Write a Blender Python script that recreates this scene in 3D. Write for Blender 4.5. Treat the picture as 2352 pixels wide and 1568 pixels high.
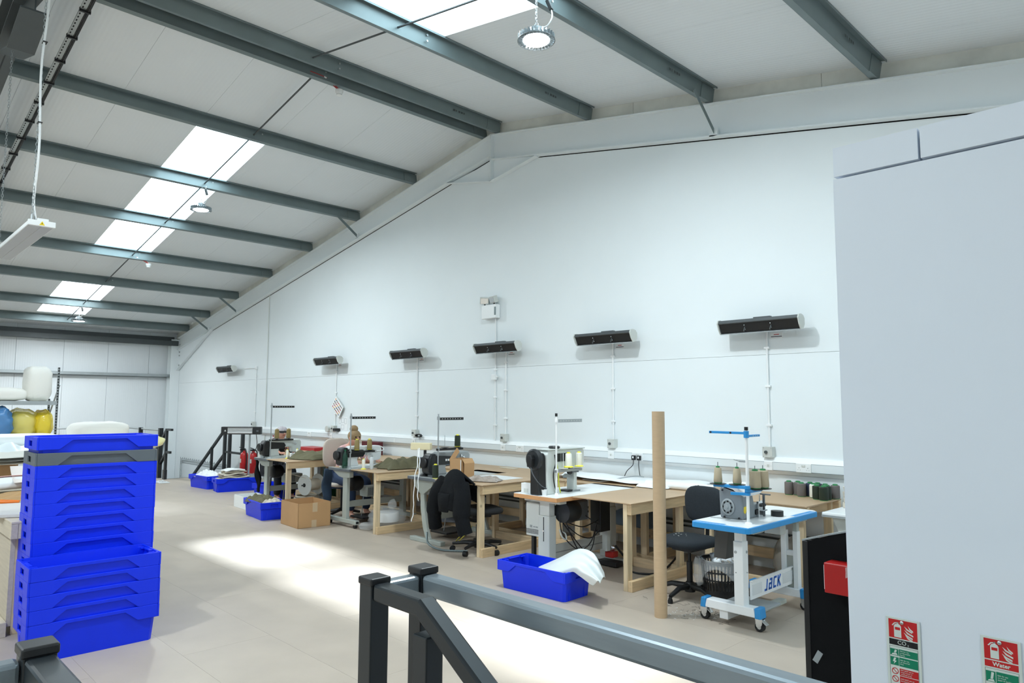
import bpy, bmesh, math, random
from mathutils import Vector, Matrix, Quaternion
random.seed(7)
PI = math.pi
for o in list(bpy.data.objects):
    bpy.data.objects.remove(o)
SC = bpy.context.scene
COL = SC.collection

# ------------------------------------------------------------------ camera
cam = bpy.data.cameras.new('camera')
cam.sensor_width = 36.0
cam.lens = 24.722
cam.clip_start = 0.02
cam_o = bpy.data.objects.new('camera', cam)
COL.objects.link(cam_o)
_r = Vector((0.7001454, 0.71398766, 0.00424765))
_u = Vector((0.0597954, -0.06456224, 0.99612059))
_f = Vector((-0.71149204, 0.69717526, 0.08789613))
cam_o.matrix_world = Matrix(((_r.x, _u.x, -_f.x, 0), (_r.y, _u.y, -_f.y, 0), (_r.z, _u.z, -_f.z, 1.65), (0, 0, 0, 1)))
SC.camera = cam_o

# ------------------------------------------------------------------ sky, sun, exposure
SC.view_settings.view_transform = 'Standard'
SC.view_settings.look = 'None'
SC.view_settings.exposure = EXPOSURE = -0.62
SC.view_settings.gamma = 1.0
SC.view_settings.use_curve_mapping = False
SC.cycles.use_denoising = True
SC.cycles.max_bounces = 10
SC.cycles.diffuse_bounces = 7
SC.cycles.transparent_max_bounces = 16
SC.cycles.sample_clamp_indirect = 6.0
SC.cycles.caustics_reflective = False
SC.cycles.caustics_refractive = False
world = bpy.data.worlds.new('sky')
SC.world = world
world.use_nodes = True
bg = world.node_tree.nodes['Background']
bg.inputs['Color'].default_value = (0.80, 0.95, 1.0, 1)
bg.inputs['Strength'].default_value = SKY = 12.5

sun = bpy.data.lights.new('sun', 'SUN')
sun.energy = SUN = 26.0
sun.angle = math.radians(3.6)
sun.color = (0.96, 0.98, 1.0)
sun_o = bpy.data.objects.new('sun', sun)
COL.objects.link(sun_o)
sun_o.rotation_euler = Vector((0.79, -0.03, -0.60)).to_track_quat('-Z', 'Y').to_euler()

# unseen fill lights, added out of view to brighten the partition and ceiling
for _i, _p in enumerate(((-3.87, -1.55, 4.6), (-11.16, -1.55, 4.6), (3.1, -1.55, 3.9), (3.1, 4.06, 3.9))):
    _l = bpy.data.lights.new('lamp_or_fill_light', 'AREA'); _l.shape = 'DISK'; _l.size = .22
    _l.energy = 240; _l.color = (.90, .97, 1.0)
    _o = bpy.data.objects.new('lamp_or_fill_light', _l); COL.objects.link(_o); _o.location = _p

# ------------------------------------------------------------------ helpers
def srgb(r, g, b):
    f = lambda c: ((c / 255 + 0.055) / 1.055) ** 2.4 if c > 10 else c / 255 / 12.92
    return (f(r), f(g), f(b), 1)

def mat(name, rgb, rough=0.5, metal=0.0, var=0.0, scale=8.0, stretch=None, bump=0.0, bscale=60.0, spec=0.5,
        alpha=1.0, trans=0.0, emit=None, rnd=0.0, sheen=0.0, obj=True):
    """Principled material; var = noise colour variation, stretch = noise scale per axis, bump = noise relief."""
    m = bpy.data.materials.new(name)
    m.use_nodes = True
    nt = m.node_tree
    N, L = nt.nodes, nt.links
    b = N['Principled BSDF']
    c = srgb(*rgb)
    b.inputs['Base Color'].default_value = c
    b.inputs['Roughness'].default_value = rough
    b.inputs['Metallic'].default_value = metal
    b.inputs['Specular IOR Level'].default_value = spec
    b.inputs['Alpha'].default_value = alpha
    if trans:
        b.inputs['Transmission Weight'].default_value = trans
    if sheen:
        b.inputs['Sheen Weight'].default_value = sheen
    if emit:
        b.inputs['Emission Color'].default_value = (*emit[:3], 1)
        b.inputs['Emission Strength'].default_value = emit[3]
    if var or bump or rnd:
        tc = N.new('ShaderNodeTexCoord')
        mp = N.new('ShaderNodeMapping')
        L.new(tc.outputs['Object'], mp.inputs['Vector'])
        if stretch:
            mp.inputs['Scale'].default_value = stretch
    if var or rnd:
        nz = N.new('ShaderNodeTexNoise')
        nz.inputs['Scale'].default_value = scale
        nz.inputs['Detail'].default_value = 5
        L.new(mp.outputs['Vector'], nz.inputs['Vector'])
        mr = N.new('ShaderNodeMapRange')
        mr.inputs['From Min'].default_value = 0.3
        mr.inputs['From Max'].default_value = 0.7
        mr.inputs['To Min'].default_value = 1 - var
        mr.inputs['To Max'].default_value = 1 + var * 0.6
        L.new(nz.outputs['Fac'], mr.inputs['Value'])
        val = mr.outputs['Result']
        if rnd:
            oi = N.new('ShaderNodeObjectInfo')
            m2 = N.new('ShaderNodeMapRange')
            m2.inputs['To Min'].default_value = 1 - rnd
            m2.inputs['To Max'].default_value = 1 + rnd * 0.5
            L.new(oi.outputs['Random'], m2.inputs['Value'])
            mu = N.new('ShaderNodeMath')
            mu.operation = 'MULTIPLY'
            L.new(val, mu.inputs[0])
            L.new(m2.outputs['Result'], mu.inputs[1])
            val = mu.outputs[0]
        vm = N.new('ShaderNodeVectorMath')
        vm.operation = 'SCALE'
        vm.inputs[0].default_value = c[:3]
        L.new(val, vm.inputs['Scale'])
        L.new(vm.outputs['Vector'], b.inputs['Base Color'])
    if bump:
        nb = N.new('ShaderNodeTexNoise')
        nb.inputs['Scale'].default_value = bscale
        nb.inputs['Detail'].default_value = 4
        L.new(mp.outputs['Vector'], nb.inputs['Vector'])
        bp = N.new('ShaderNodeBump')
        bp.inputs['Strength'].default_value = bump
        bp.inputs['Distance'].default_value = 0.01
        L.new(nb.outputs['Fac'], bp.inputs['Height'])
        L.new(bp.outputs['Normal'], b.inputs['Normal'])
    return m

def wood(name, rgb, axis=1, var=0.18):
    """Sawn pine: stretched grain along the given axis plus knots."""
    st = [22, 22, 22]
    st[axis] = 1.6
    m = mat(name, rgb, 0.62, var=var, scale=2.2, stretch=st, bump=0.08, bscale=6, rnd=0.1)
    nt = m.node_tree
    N, L = nt.nodes, nt.links
    b = N['Principled BSDF']
    src = b.inputs['Base Color'].links[0].from_socket
    tc = N.new('ShaderNodeTexCoord')
    vo = N.new('ShaderNodeTexVoronoi')
    vo.inputs['Scale'].default_value = 4.5
    L.new(tc.outputs['Object'], vo.inputs['Vector'])
    mr = N.new('ShaderNodeMapRange')
    mr.inputs['From Min'].default_value = 0.03
    mr.inputs['From Max'].default_value = 0.10
    mr.inputs['To Min'].default_value = 0.55
    mr.inputs['To Max'].default_value = 1.0
    L.new(vo.outputs['Distance'], mr.inputs['Value'])
    vm = N.new('ShaderNodeVectorMath')
    vm.operation = 'SCALE'
    L.new(src, vm.inputs[0])
    L.new(mr.outputs['Result'], vm.inputs['Scale'])
    L.new(vm.outputs['Vector'], b.inputs['Base Color'])
    return m

class MB:
    """Collects simple solids and links them as one mesh object."""
    def __init__(s):
        s.v = []; s.f = []
    def add(s, vs, fs):
        n = len(s.v)
        s.v += [tuple(p) for p in vs]
        s.f += [tuple(i + n for i in f) for f in fs]
        return s
    def box(s, x0, x1, y0, y1, z0, z1):
        vs = [(x0, y0, z0), (x1, y0, z0), (x1, y1, z0), (x0, y1, z0), (x0, y0, z1), (x1, y0, z1), (x1, y1, z1), (x0, y1, z1)]
        return s.add(vs, [(0, 3, 2, 1), (4, 5, 6, 7), (0, 1, 5, 4), (1, 2, 6, 5), (2, 3, 7, 6), (3, 0, 4, 7)])
    def obox(s, c, size, rot=None):
        h = [k / 2 for k in size]
        R = rot if rot is not None else Matrix.Identity(3)
        c = Vector(c)
        vs = [c + R @ Vector((a * h[0], b * h[1], d * h[2])) for d in (-1, 1) for a, b in ((-1, -1), (1, -1), (1, 1), (-1, 1))]
        return s.add(vs, [(0, 3, 2, 1), (4, 5, 6, 7), (0, 1, 5, 4), (1, 2, 6, 5), (2, 3, 7, 6), (3, 0, 4, 7)])
    def bar(s, p0, p1, w, h, up=(0, 0, 1)):
        """rectangular bar from p0 to p1, w across, h along up"""
        p0, p1 = Vector(p0), Vector(p1)
        d = (p1 - p0).normalized()
        a = d.cross(Vector(up))
        if a.length < 1e-4:
            a = d.cross(Vector((0, 1, 0)))
        a.normalize()
        b = a.cross(d)
        R = Matrix((a, d, b)).transposed()
        return s.obox((p0 + p1) / 2, (w, (p1 - p0).length, h), R)
    def prism(s, poly, axis, a, b):
        """poly = 2D points; extruded along axis (0,1,2) from a to b"""
        def P(q, t):
            return [(t, q[0], q[1]), (q[0], t, q[1]), (q[0], q[1], t)][axis]
        n = len(poly)
        area = sum(poly[i][0] * poly[(i + 1) % n][1] - poly[(i + 1) % n][0] * poly[i][1] for i in range(n))
        if (area < 0) != (axis == 1):
            poly = poly[::-1]
        vs = [P(q, a) for q in poly] + [P(q, b) for q in poly]
        fs = [tuple(range(n - 1, -1, -1)), tuple(range(n, 2 * n))] + [(i, (i + 1) % n, n + (i + 1) % n, n + i) for i in range(n)]
        return s.add(vs, fs)
    def lathe(s, prof, c=(0, 0, 0), n=16, axis=(0, 0, 1), caps=True):
        """prof = [(radius, height)...] turned about axis through c"""
        q = Vector((0, 0, 1)).rotation_difference(Vector(axis).normalized())
        c = Vector(c)
        vs = []
        for r, h in prof:
            for i in range(n):
                t = 2 * PI * i / n
                vs.append(c + q @ Vector((r * math.cos(t), r * math.sin(t), h)))
        fs = []
        for k in range(len(prof) - 1):
            for i in range(n):
                j = (i + 1) % n
                fs.append((k * n + i, k * n + j, (k + 1) * n + j, (k + 1) * n + i))
        if caps:
            fs.append(tuple(range(n - 1, -1, -1)))
            fs.append(tuple((len(prof) - 1) * n + i for i in range(n)))
        return s.add(vs, fs)
    def cyl(s, p0, p1, r, n=12, r1=None):
        p0, p1 = Vector(p0), Vector(p1)
        return s.lathe([(r, 0), (r if r1 is None else r1, (p1 - p0).length)], p0, n, p1 - p0)
    def tube(s, pts, r, n=8, closed=False):
        pts = [Vector(p) for p in pts]
        m = len(pts)
        vs = []
        prev = None
        for i, p in enumerate(pts):
            if closed:
                d = pts[(i + 1) % m] - pts[i - 1]
            else:
                d = pts[min(i + 1, m - 1)] - pts[max(i - 1, 0)]
            d.normalize()
            a = prev - d * prev.dot(d) if prev is not None else d.orthogonal()
            if a.length < 1e-5:
                a = d.orthogonal()
            a.normalize()
            prev = a
            b = d.cross(a)
            rr = r[i] if isinstance(r, (list, tuple)) else r
            vs += [p + (a * math.cos(2 * PI * k / n) + b * math.sin(2 * PI * k / n)) * rr for k in range(n)]
        fs = []
        for i in range(m if closed else m - 1):
            j = (i + 1) % m
            for k in range(n):
                l = (k + 1) % n
                fs.append((i * n + k, i * n + l, j * n + l, j * n + k))
        if not closed:
            fs.append(tuple(range(n - 1, -1, -1)))
            fs.append(tuple((m - 1) * n + k for k in range(n)))
        return s.add(vs, fs)
    def grid(s, fn, nu, nv):
        vs = [fn(i / nu, j / nv) for j in range(nv + 1) for i in range(nu + 1)]
        w = nu + 1
        return s.add(vs, [(j * w + i, j * w + i + 1, (j + 1) * w + i + 1, (j + 1) * w + i) for j in range(nv) for i in range(nu)])
    def blob(s, c, rad, n=16, m=10, fn=None, pw=1.0):
        """ellipsoid / superellipsoid (pw < 1 squarer), fn(dir) scales the radius"""
        sg = lambda t: math.copysign(abs(t) ** pw, t)
        vs, fs = [], []
        c = Vector(c)
        for j in range(m + 1):
            ph = -PI / 2 + PI * j / m
            for i in range(n):
                t = 2 * PI * i / n
                d = Vector((sg(math.cos(ph)) * sg(math.cos(t)), sg(math.cos(ph)) * sg(math.sin(t)), sg(math.sin(ph))))
                k = fn(d) if fn else 1
                vs.append(c + Vector((d.x * rad[0], d.y * rad[1], d.z * rad[2])) * k)
        for j in range(m):
            for i in range(n):
                l = (i + 1) % n
                fs.append((j * n + i, j * n + l, (j + 1) * n + l, (j + 1) * n + i))
        return s.add(vs, fs)
    def xf(s, M, start=0):
        s.v[start:] = [tuple(M @ Vector(p)) for p in s.v[start:]]
        return s
    def build(s, name, m, parent=None, smooth=None, bevel=0.0, loc=None, solid=0.0, sub=0, weld=False, stuff=False):
        me = bpy.data.meshes.new(name)
        me.from_pydata(s.v, [], s.f)
        if weld:
            bm = bmesh.new(); bm.from_mesh(me)
            bmesh.ops.remove_doubles(bm, verts=bm.verts, dist=1e-5)
            bm.to_mesh(me); bm.free()
        me.materials.append(m)
        me.update()
        if smooth is not None:
            me.polygons.foreach_set('use_smooth', [True] * len(me.polygons))
            me.set_sharp_from_angle(angle=math.radians(smooth))
        o = bpy.data.objects.new(name, me)
        COL.objects.link(o)
        if parent is not None:
            o.parent = parent
        if loc is not None:
            o.location = loc
        if stuff:
            o['kind'] = 'stuff'
        if solid:
            md = o.modifiers.new('thickness', 'SOLIDIFY'); md.thickness = solid; md.offset = 0
        if sub:
            md = o.modifiers.new('smooth', 'SUBSURF'); md.levels = sub; md.render_levels = sub
        if bevel:
            md = o.modifiers.new('edge', 'BEVEL'); md.width = bevel; md.segments = 2
            md.limit_method = 'ANGLE'; md.angle_limit = math.radians(40)
        return o

def tag(o, label=None, cat=None, group=None, kind=None):
    if label: o['label'] = label
    if cat: o['category'] = cat
    if group: o['group'] = group
    if kind: o['kind'] = kind
    return o

def thing(name, label, cat, loc=(0, 0, 0), rz=0.0, group=None):
    o = bpy.data.objects.new(name, None)
    o.empty_display_size = 0.1
    COL.objects.link(o)
    o.location = loc
    o.rotation_euler = (0, 0, rz)
    return tag(o, label, cat, group)

KIDS = {}
def copy_tree(root, parent=None, loc=None, rz=None, label=None):
    """a thing with its parts and sub-parts, meshes shared"""
    c = root.copy()
    COL.objects.link(c)
    if parent is not None:
        c.parent = parent
    if loc is not None: c.location = loc
    if rz is not None: c.rotation_euler = (0, 0, rz)
    if label: c['label'] = label
    for ch in list(root.children):
        copy_tree(ch, c)
    return c

def smoothpath(pts, k=6):
    """Catmull-Rom through pts"""
    P = [Vector(p) for p in pts]
    P = [P[0] * 2 - P[1]] + P + [P[-1] * 2 - P[-2]]
    out = []
    for i in range(1, len(P) - 2):
        for j in range(k):
            t = j / k
            a, b, c, d = P[i - 1:i + 3]
            out.append(0.5 * ((2 * b) + (c - a) * t + (2 * a - 5 * b + 4 * c - d) * t * t + (3 * b - a - 3 * c + d) * t ** 3))
    out.append(P[-2])
    return out

def text_mesh(name, body, size, m, parent, M, depth=0.0006, align='CENTER', bold=0.0):
    cu = bpy.data.curves.new(name, 'FONT')
    cu.body = body; cu.size = size; cu.align_x = align; cu.align_y = 'CENTER'
    cu.extrude = depth; cu.offset = bold; cu.resolution_u = 2
    tmp = bpy.data.objects.new('tmp', cu)
    COL.objects.link(tmp)
    dg = bpy.context.evaluated_depsgraph_get()
    me = bpy.data.meshes.new_from_object(tmp.evaluated_get(dg))
    bpy.data.objects.remove(tmp)
    me.materials.clear(); me.materials.append(m)
    me.transform(M)
    o = bpy.data.objects.new(name, me)
    COL.objects.link(o)
    o.parent = parent
    return o

# ------------------------------------------------------------------ materials of the building
M_wall = mat('white_wall_paint', (228, 234, 236), 0.55, var=0.015, scale=1.5)
M_stain = mat('stained_white_liner', (214, 214, 206), 0.6, var=0.14, scale=3.5)
M_part = mat('white_partition_paint', (222, 229, 238), 0.5, var=0.01, scale=2)
M_dark = mat('dark_void', (20, 22, 22), 0.9)
M_steel = mat('grey_purlin_steel', (118, 131, 133), 0.42, 0.25, var=0.08, scale=3)
M_steel_d = mat('dark_painted_steel', (72, 78, 80), 0.5, 0.1, var=0.05)
M_galv = mat('galvanised_steel', (168, 174, 176), 0.35, 0.6, var=0.06, scale=10)
M_white = mat('white_plastic', (236, 238, 238), 0.35)
M_cream = mat('light_grey_plastic', (200, 203, 198), 0.4)
M_black = mat('black_plastic', (22, 23, 25), 0.45)
M_blackm = mat('black_powder_coat', (30, 34, 37), 0.4, var=0.04)
M_floor = mat('beige_deck_board', (178, 165, 151), 0.48, var=0.07, scale=2.6, bump=0.02, bscale=90, rnd=0.03, spec=0.35)

def ribbed(name, rgb, axis, pitch, strength, rough=0.45):
    m = mat(name, rgb, rough, var=0.02, scale=1.2)
    nt = m.node_tree; N, L = nt.nodes, nt.links
    tc = N.new('ShaderNodeTexCoord'); sp = N.new('ShaderNodeSeparateXYZ')
    L.new(tc.outputs['Object'], sp.inputs[0])
    a = N.new('ShaderNodeMath'); a.operation = 'MULTIPLY'; a.inputs[1].default_value = 2 * PI / pitch
    L.new(sp.outputs[axis], a.inputs[0])
    c = N.new('ShaderNodeMath'); c.operation = 'SINE'; L.new(a.outputs[0], c.inputs[0])
    bp = N.new('ShaderNodeBump'); bp.inputs['Strength'].default_value = strength; bp.inputs['Distance'].default_value = 0.0012
    L.new(c.outputs[0], bp.inputs['Height'])
    L.new(bp.outputs['Normal'], N['Principled BSDF'].inputs['Normal'])
    return m
M_roof = ribbed('white_roof_liner', (224, 229, 232), 1, 0.05, 0.5)
M_eave = ribbed('white_wall_liner', (218, 223, 226), 1, 0.05, 0.5)

# stains of the deck boards
def floor_detail(m):
    nt = m.node_tree; N, L = nt.nodes, nt.links
    b = N['Principled BSDF']
    src = b.inputs['Base Color'].links[0].from_socket
    tc = N.new('ShaderNodeTexCoord')
    nz = N.new('ShaderNodeTexNoise'); nz.inputs['Scale'].default_value = 9; nz.inputs['Detail'].default_value = 8
    nz.inputs['Roughness'].default_value = 0.7
    L.new(tc.outputs['Object'], nz.inputs['Vector'])
    mr = N.new('ShaderNodeMapRange'); mr.inputs['From Min'].default_value = 0.66; mr.inputs['From Max'].default_value = 0.76
    mr.inputs['To Min'].default_value = 1.0; mr.inputs['To Max'].default_value = 0.78
    L.new(nz.outputs['Fac'], mr.inputs['Value'])
    vm = N.new('ShaderNodeVectorMath'); vm.operation = 'SCALE'
    L.new(src, vm.inputs[0]); L.new(mr.outputs['Result'], vm.inputs['Scale'])
    L.new(vm.outputs['Vector'], b.inputs['Base Color'])
floor_detail(M_floor)

# ------------------------------------------------------------------ building
XR, ZR, SL = -7.525, 5.84, 0.178          # ridge, underside of the roof at the ridge, slope
XL, XE = -20.5, 5.45                       # eaves
YB, YF = 7.0, -5.55                        # gable wall, wall behind the camera
zroof = lambda x: ZR - SL * abs(x - XR)

def struct(o):
    o['kind'] = 'structure'
    return o
def sroot(name):
    o = bpy.data.objects.new(name, None); COL.objects.link(o); o['kind'] = 'structure'
    return o

# floor: deck boards with fine joints, leaving the two stair wells open
fl = sroot('floor')
rows = [-5.55, -4.8, -4.2, -3.6, -3.0, -2.4, -1.8, -1.2, -0.6, 0.0, 0.42, 0.85, 1.27, 1.8, 2.4, 3.0, 3.6, 4.2, 4.8, 5.4, 6.0, 6.5, 7.0]
for r in range(len(rows) - 1):
    y0, y1 = rows[r], rows[r + 1]
    x = XL - (1.2 if r % 2 else 0)
    while x < XE:
        a, b = max(x, XL), min(x + 2.4, XE)
        x += 2.4
        spans = [(a, b)]
        if y0 >= 5.39:
            spans = [(max(a, -16.2), b)] if b > -16.2 else []
        if 0.41 < y0 < 1.2:
            spans = [(p, q) for p, q in ((a, min(b, -1.86)), (max(a, 3.2), b)) if q - p > 0.01]
        for p, q in spans:
            cx, cy = (p + q) / 2, (y0 + y1) / 2
            g = 0.0006
            MB().box(p - cx + g, q - cx - g, y0 - cy + g, y1 - cy - g, -0.038, 0).build('floor_board', M_floor, fl, loc=(cx, cy, 0))
struct(MB().box(XL, XE, YF, YB, -2.9, -2.8).build('floor_lower', M_floor))

# gable wall: four big panels with a joint between, cut under the rafter
def raft_bottom(x):
    return zroof(x) - 0.18 - (0.33 if x < XR else 0.39)
wb = sroot('wall_back')
def wpanel(x0, x1, z0, z1):
    g = 0.0013
    xs = [x0 + g] + [t for t in (-17.96, XR - 1e-4, XR + 1e-4) if x0 < t < x1] + [x1 - g]
    if z1 is None:
        top = [(t, min(raft_bottom(t), 99) - 0.012) for t in xs]
    else:
        top = [(t, z1 - g) for t in xs]
    MB().prism([(xs[0], z0 + g), (xs[-1], z0 + g)] + top[::-1], 1, YB, YB + 0.06).build('wall_panel', M_wall, wb)
wpanel(XL, -14.83, -2.8, 2.168)
wpanel(-14.83, XE, -2.8, 2.168)
wpanel(XL, -14.83, 2.168, None)
wpanel(-14.83, XE, 2.168, None)
for a, b in ((XL, -14.2), (-14.2, -9.4), (-9.4, XR), (XR, -5.0), (-5.0, -2.7), (-2.7, 0.6), (0.6, XE)):
    MB().prism([(a + .002, zroof(a) - 0.22), (b - .002, zroof(b) - 0.22), (b - .002, zroof(b) + .05), (a + .002, zroof(a) + .05)], 1, YB - 0.005, YB + 0.06).build('liner_strip', M_stain, wb)
MB().prism([(XL, -2.8), (XE, -2.8), (XE, zroof(XE) + .1), (XR, ZR + .1), (XL, zroof(XL) + .1)], 1, YB + 0.07, YB + 0.12).build('backing', M_dark, wb)

wl = sroot('wall_left')
y = 7.3
while y > YF:
    a, b = max(y - 1, YF), min(y, YB + .06)
    MB().box(XL - 0.06, XL, a + .003, b - .003, -2.8, zroof(XL) + 0.1).build('wall_panel', M_eave, wl)
    y -= 1
MB().box(XL - 0.12, XL - 0.07, YF, YB + .12, -2.8, zroof(XL) + .15).build('backing', M_dark, wl)
struct(MB().box(XE, XE + 0.1, YF, YB + .12, -2.8, zroof(XE) + .15).build('wall_right', M_eave))
struct(MB().prism([(XL, -2.8), (XE, -2.8), (XE, zroof(XE) + .1), (XR, ZR + .1), (XL, zroof(XL) + .1)], 1, YF - 0.1, YF).build('wall_front', M_eave))

# roof: liner panels one metre wide running up each slope, skylights let in between
cl = sroot('ceiling')
M_grp = bpy.data.materials.new('translucent_rooflight'); M_grp.use_nodes = True
_nt = M_grp.node_tree
_nt.nodes.remove(_nt.nodes['Principled BSDF'])
_t = _nt.nodes.new('ShaderNodeBsdfTransparent'); _t.inputs['Color'].default_value = (0.86, 0.9, 0.92, 1)
_nt.links.new(_t.outputs[0], _nt.nodes['Material Output'].inputs['Surface'])
M_grp2 = M_grp.copy(); M_grp2.name = 'sun_dimming_rooflight'  # diffusing mix added to weaken the sun patch below the low rooflights
_n2 = M_grp2.node_tree; _mx = _n2.nodes.new('ShaderNodeMixShader'); _tl = _n2.nodes.new('ShaderNodeBsdfTranslucent')
_mx.inputs[0].default_value = 0.7
_n2.links.new(_n2.nodes['Transparent BSDF'].outputs[0], _mx.inputs[1]); _n2.links.new(_tl.outputs[0], _mx.inputs[2])
_n2.links.new(_mx.outputs[0], _n2.nodes['Material Output'].inputs['Surface'])
SKYL = {0: [(-19.30, -16.42), (-14.69, -9.46), (-5.60, -0.42), (1.3, 4.2)], -6: [(-19.30, -16.42), (-14.69, -9.46), (-5.60, -0.42), (1.3, 4.2)]}  # second row, behind the camera, is unseen and added for fill light
def slab(x0, x1, y0, y1, t0, t1):
    m = MB()
    m.prism([(x0, zroof(x0) + t0), (x1, zroof(x1) + t0), (x1, zroof(x1) + t1), (x0, zroof(x0) + t1)], 1, y0, y1)
    return m
nwin = 0
for k in range(-9, 4):
    y0, y1 = 3.45 + k, min(4.45 + k, YB + .12)
    y0 = max(y0, YF - .1)
    if y1 <= y0: continue
    for lo, hi in ((XL, XR), (XR, XE)):
        cuts = [c for c in SKYL.get(k, []) if lo <= c[0] and c[1] <= hi]
        x = lo
        for c in cuts + [None]:
            e = c[0] if c else hi
            slab(x, e, y0 + .0015, y1 - .0015, 0, 0.10).build('roof_panel', M_roof, cl)
            if c:
                nwin += 1
                w = sroot('window_%d' % nwin)
                slab(c[0], c[1], y0, y1, 0.085, 0.09).build('pane', M_grp2 if c[0] < -15 else M_grp, w)
                f = MB()
                for q in (y0 + .004, y1 - .004):
                    f.v += slab(c[0], c[1], q - .004, q + .004, 0.0, 0.1).v; n = len(f.v) - 8
                    f.f += [tuple(i + n for i in ff) for ff in slab(0, 1, 0, 1, 0, .1).f]
                f.build('kerb', M_white, w)
                L = bpy.data.lights.new('skylight_portal', 'AREA'); L.shape = 'RECTANGLE'
                ln = math.hypot(c[1] - c[0], SL * (c[1] - c[0]))
                L.size = ln; L.size_y = y1 - y0
                L.cycles.is_portal = True
                lo_ = bpy.data.objects.new('skylight_portal', L); COL.objects.link(lo_)
                cx = (c[0] + c[1]) / 2
                lo_.location = (cx, (y0 + y1) / 2, zroof(cx) + 0.08)
                lo_.rotation_euler = (0, math.atan(SL) * (-1 if cx < XR else 1), 0)
                x = c[1]
struct(slab(XL - .1, XR, YF - .1, YB + .12, 0.11, 0.14).build('roof_cap', M_dark)) if False else None

# gable portal frame: flat white rafter with flanges, eaves column, haunches
gr = sroot('trim_1')
def raft_poly(x0, x1, top, dep):
    return [(x0, zroof(x0) - top), (x1, zroof(x1) - top), (x1, zroof(x1) - top - dep), (x0, zroof(x0) - top - dep)]
for a, b, d in ((-20.2, XR, 0.33), (XR, XE, 0.39)):
    w = MB().prism(raft_poly(a, b, .18, d), 1, 6.972, 6.998)
    w.build('rafter_web', M_wall, gr)
    MB().prism(raft_poly(a, b, .18, .014), 1, 6.90, 6.972).prism(raft_poly(a, b, .18 + d - .014, .014), 1, 6.90, 6.972).build('flange', M_wall, gr)
zr = ZR - .18
MB().box(XR - .012, XR + .012, 6.90, 6.972, zr - .72, zr - .01).build('ridge_plate', M_wall, gr)
MB().prism([(-8.55, raft_bottom(-8.55)), (XR, raft_bottom(XR)), (-6.6, raft_bottom(-6.6)), (XR, zr - .72)], 1, 6.965, 6.998).prism([(-8.55, raft_bottom(-8.55)), (XR, zr - .71), (XR, zr - .72), (-8.55, raft_bottom(-8.55) - .012)], 1, 6.90, 6.965).prism([(-6.6, raft_bottom(-6.6)), (XR, zr - .71), (XR, zr - .72), (-6.6, raft_bottom(-6.6) - .012)], 1, 6.90, 6.965).build('ridge_haunch', M_wall, gr)
MB().prism([(-20.2, 2.52), (-17.96, raft_bottom(-17.96)), (-20.2, raft_bottom(-20.2))], 1, 6.965, 6.998).build('eaves_haunch', M_wall, gr)
MB().prism([(-20.2, 2.52), (-17.96, raft_bottom(-17.96)), (-17.96, raft_bottom(-17.96) - .014), (-20.2, 2.506)], 1, 6.9, 6.965).build('haunch_flange', M_wall, gr)
MB().box(-20.46, -20.44, 6.76, 6.995, -2.8, 3.3).box(-20.21, -20.19, 6.76, 6.995, -2.8, 3.36).box(-20.44, -20.21, 6.87, 6.885, -2.8, 3.33).build('column', M_wall, gr)
bl = MB()
for z in (3.22, 3.12, 3.02, 2.92, 2.66, 2.58): bl.cyl((-20.16, 6.96, z), (-20.12, 6.955, z), .018, 6)
bl.build('bolt', M_galv, gr)['kind'] = 'stuff'
MB().cyl((-14.83, 6.985, -.0), (-14.83, 6.985, 4.25), .008, 6).build('joint_cable', M_cream, gr)

# purlins: Z sections from frame to frame
PX = [-19.49, -18.10, -16.41, -14.69, -12.93, -11.18, -9.44, -7.69, -7.36, -5.62, -3.87, -2.13, -0.39, 1.35, 3.09, 4.45]
for i, x in enumerate(PX):
    up = SL if x < XR else -SL
    a = math.atan(up)
    R = Matrix.Rotation(-a, 3, 'Y')
    m = MB()
    T, D, Fw = 0.004, 0.165, 0.062
    def bx(x0, x1, z0, z1):
        n = len(m.v)
        m.box(x0, x1, YF, 6.93, z0, z1)
        m.v[n:] = [tuple(R @ Vector(p) + Vector((x, 0, zroof(x) - 0.001))) for p in m.v[n:]]
    sx = 1
    bx(-T / 2, T / 2, -D, 0)
    bx(0, Fw * sx, -T, 0)
    bx(Fw - T, Fw, -.018, 0)
    bx(-Fw, 0, -D, -D + T)
    bx(-Fw, -Fw + T, -D, -D + .018)
    p = m.build('purlin', M_steel)
    struct(p)
    n = MB()
    n.box(-.006, .006, 6.70, 6.955, -D - .004, -.01)
    n.v = [tuple(R @ Vector(q) + Vector((x + .004, 0, zroof(x)))) for q in n.v]
    n.build('sleeve', M_steel, p)
    if x in (-18.10, -16.41, -11.18, -3.87):
        MB().bar((x + .02, 6.50, zroof(x) - D - .0), (x + .02, 6.93, raft_bottom(x) + .03), .045, .006, (1, 0, 0)).build('knee_brace', M_steel, p)
        MB().box(x - .04, x + .06, 6.90, 6.93, raft_bottom(x), raft_bottom(x) + .09).build('cleat', M_wall, p)
    if i < len(PX) - 1:
        x2 = PX[i + 1]
        if x2 - x > .6:
            yr = 4.12 if x < XR else 3.9
            MB().cyl((x, yr, zroof(x) - .10), (x2, yr, zroof(x2) - .10), .011, 6).build('sag_rod', M_steel_d, p)
    if x > -9.6:
        sb = MB()
        for q, wd in enumerate((.03, .012, .03, .03, .02)):
            sb.box(x + .003, x + .0045, 6.05 + q * .045, 6.05 + q * .045 + wd, zroof(x) - .095, zroof(x) - .07)
        sb.build('stencil_mark', M_steel_d, p, stuff=True)
    bm_ = MB()
    for dz in (.05, .115): bm_.cyl((x + .003, 4.25, zroof(x) - dz), (x + .014, 4.25, zroof(x) - dz), .012, 6)
    bm_.build('bolt', M_galv, p)

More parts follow.
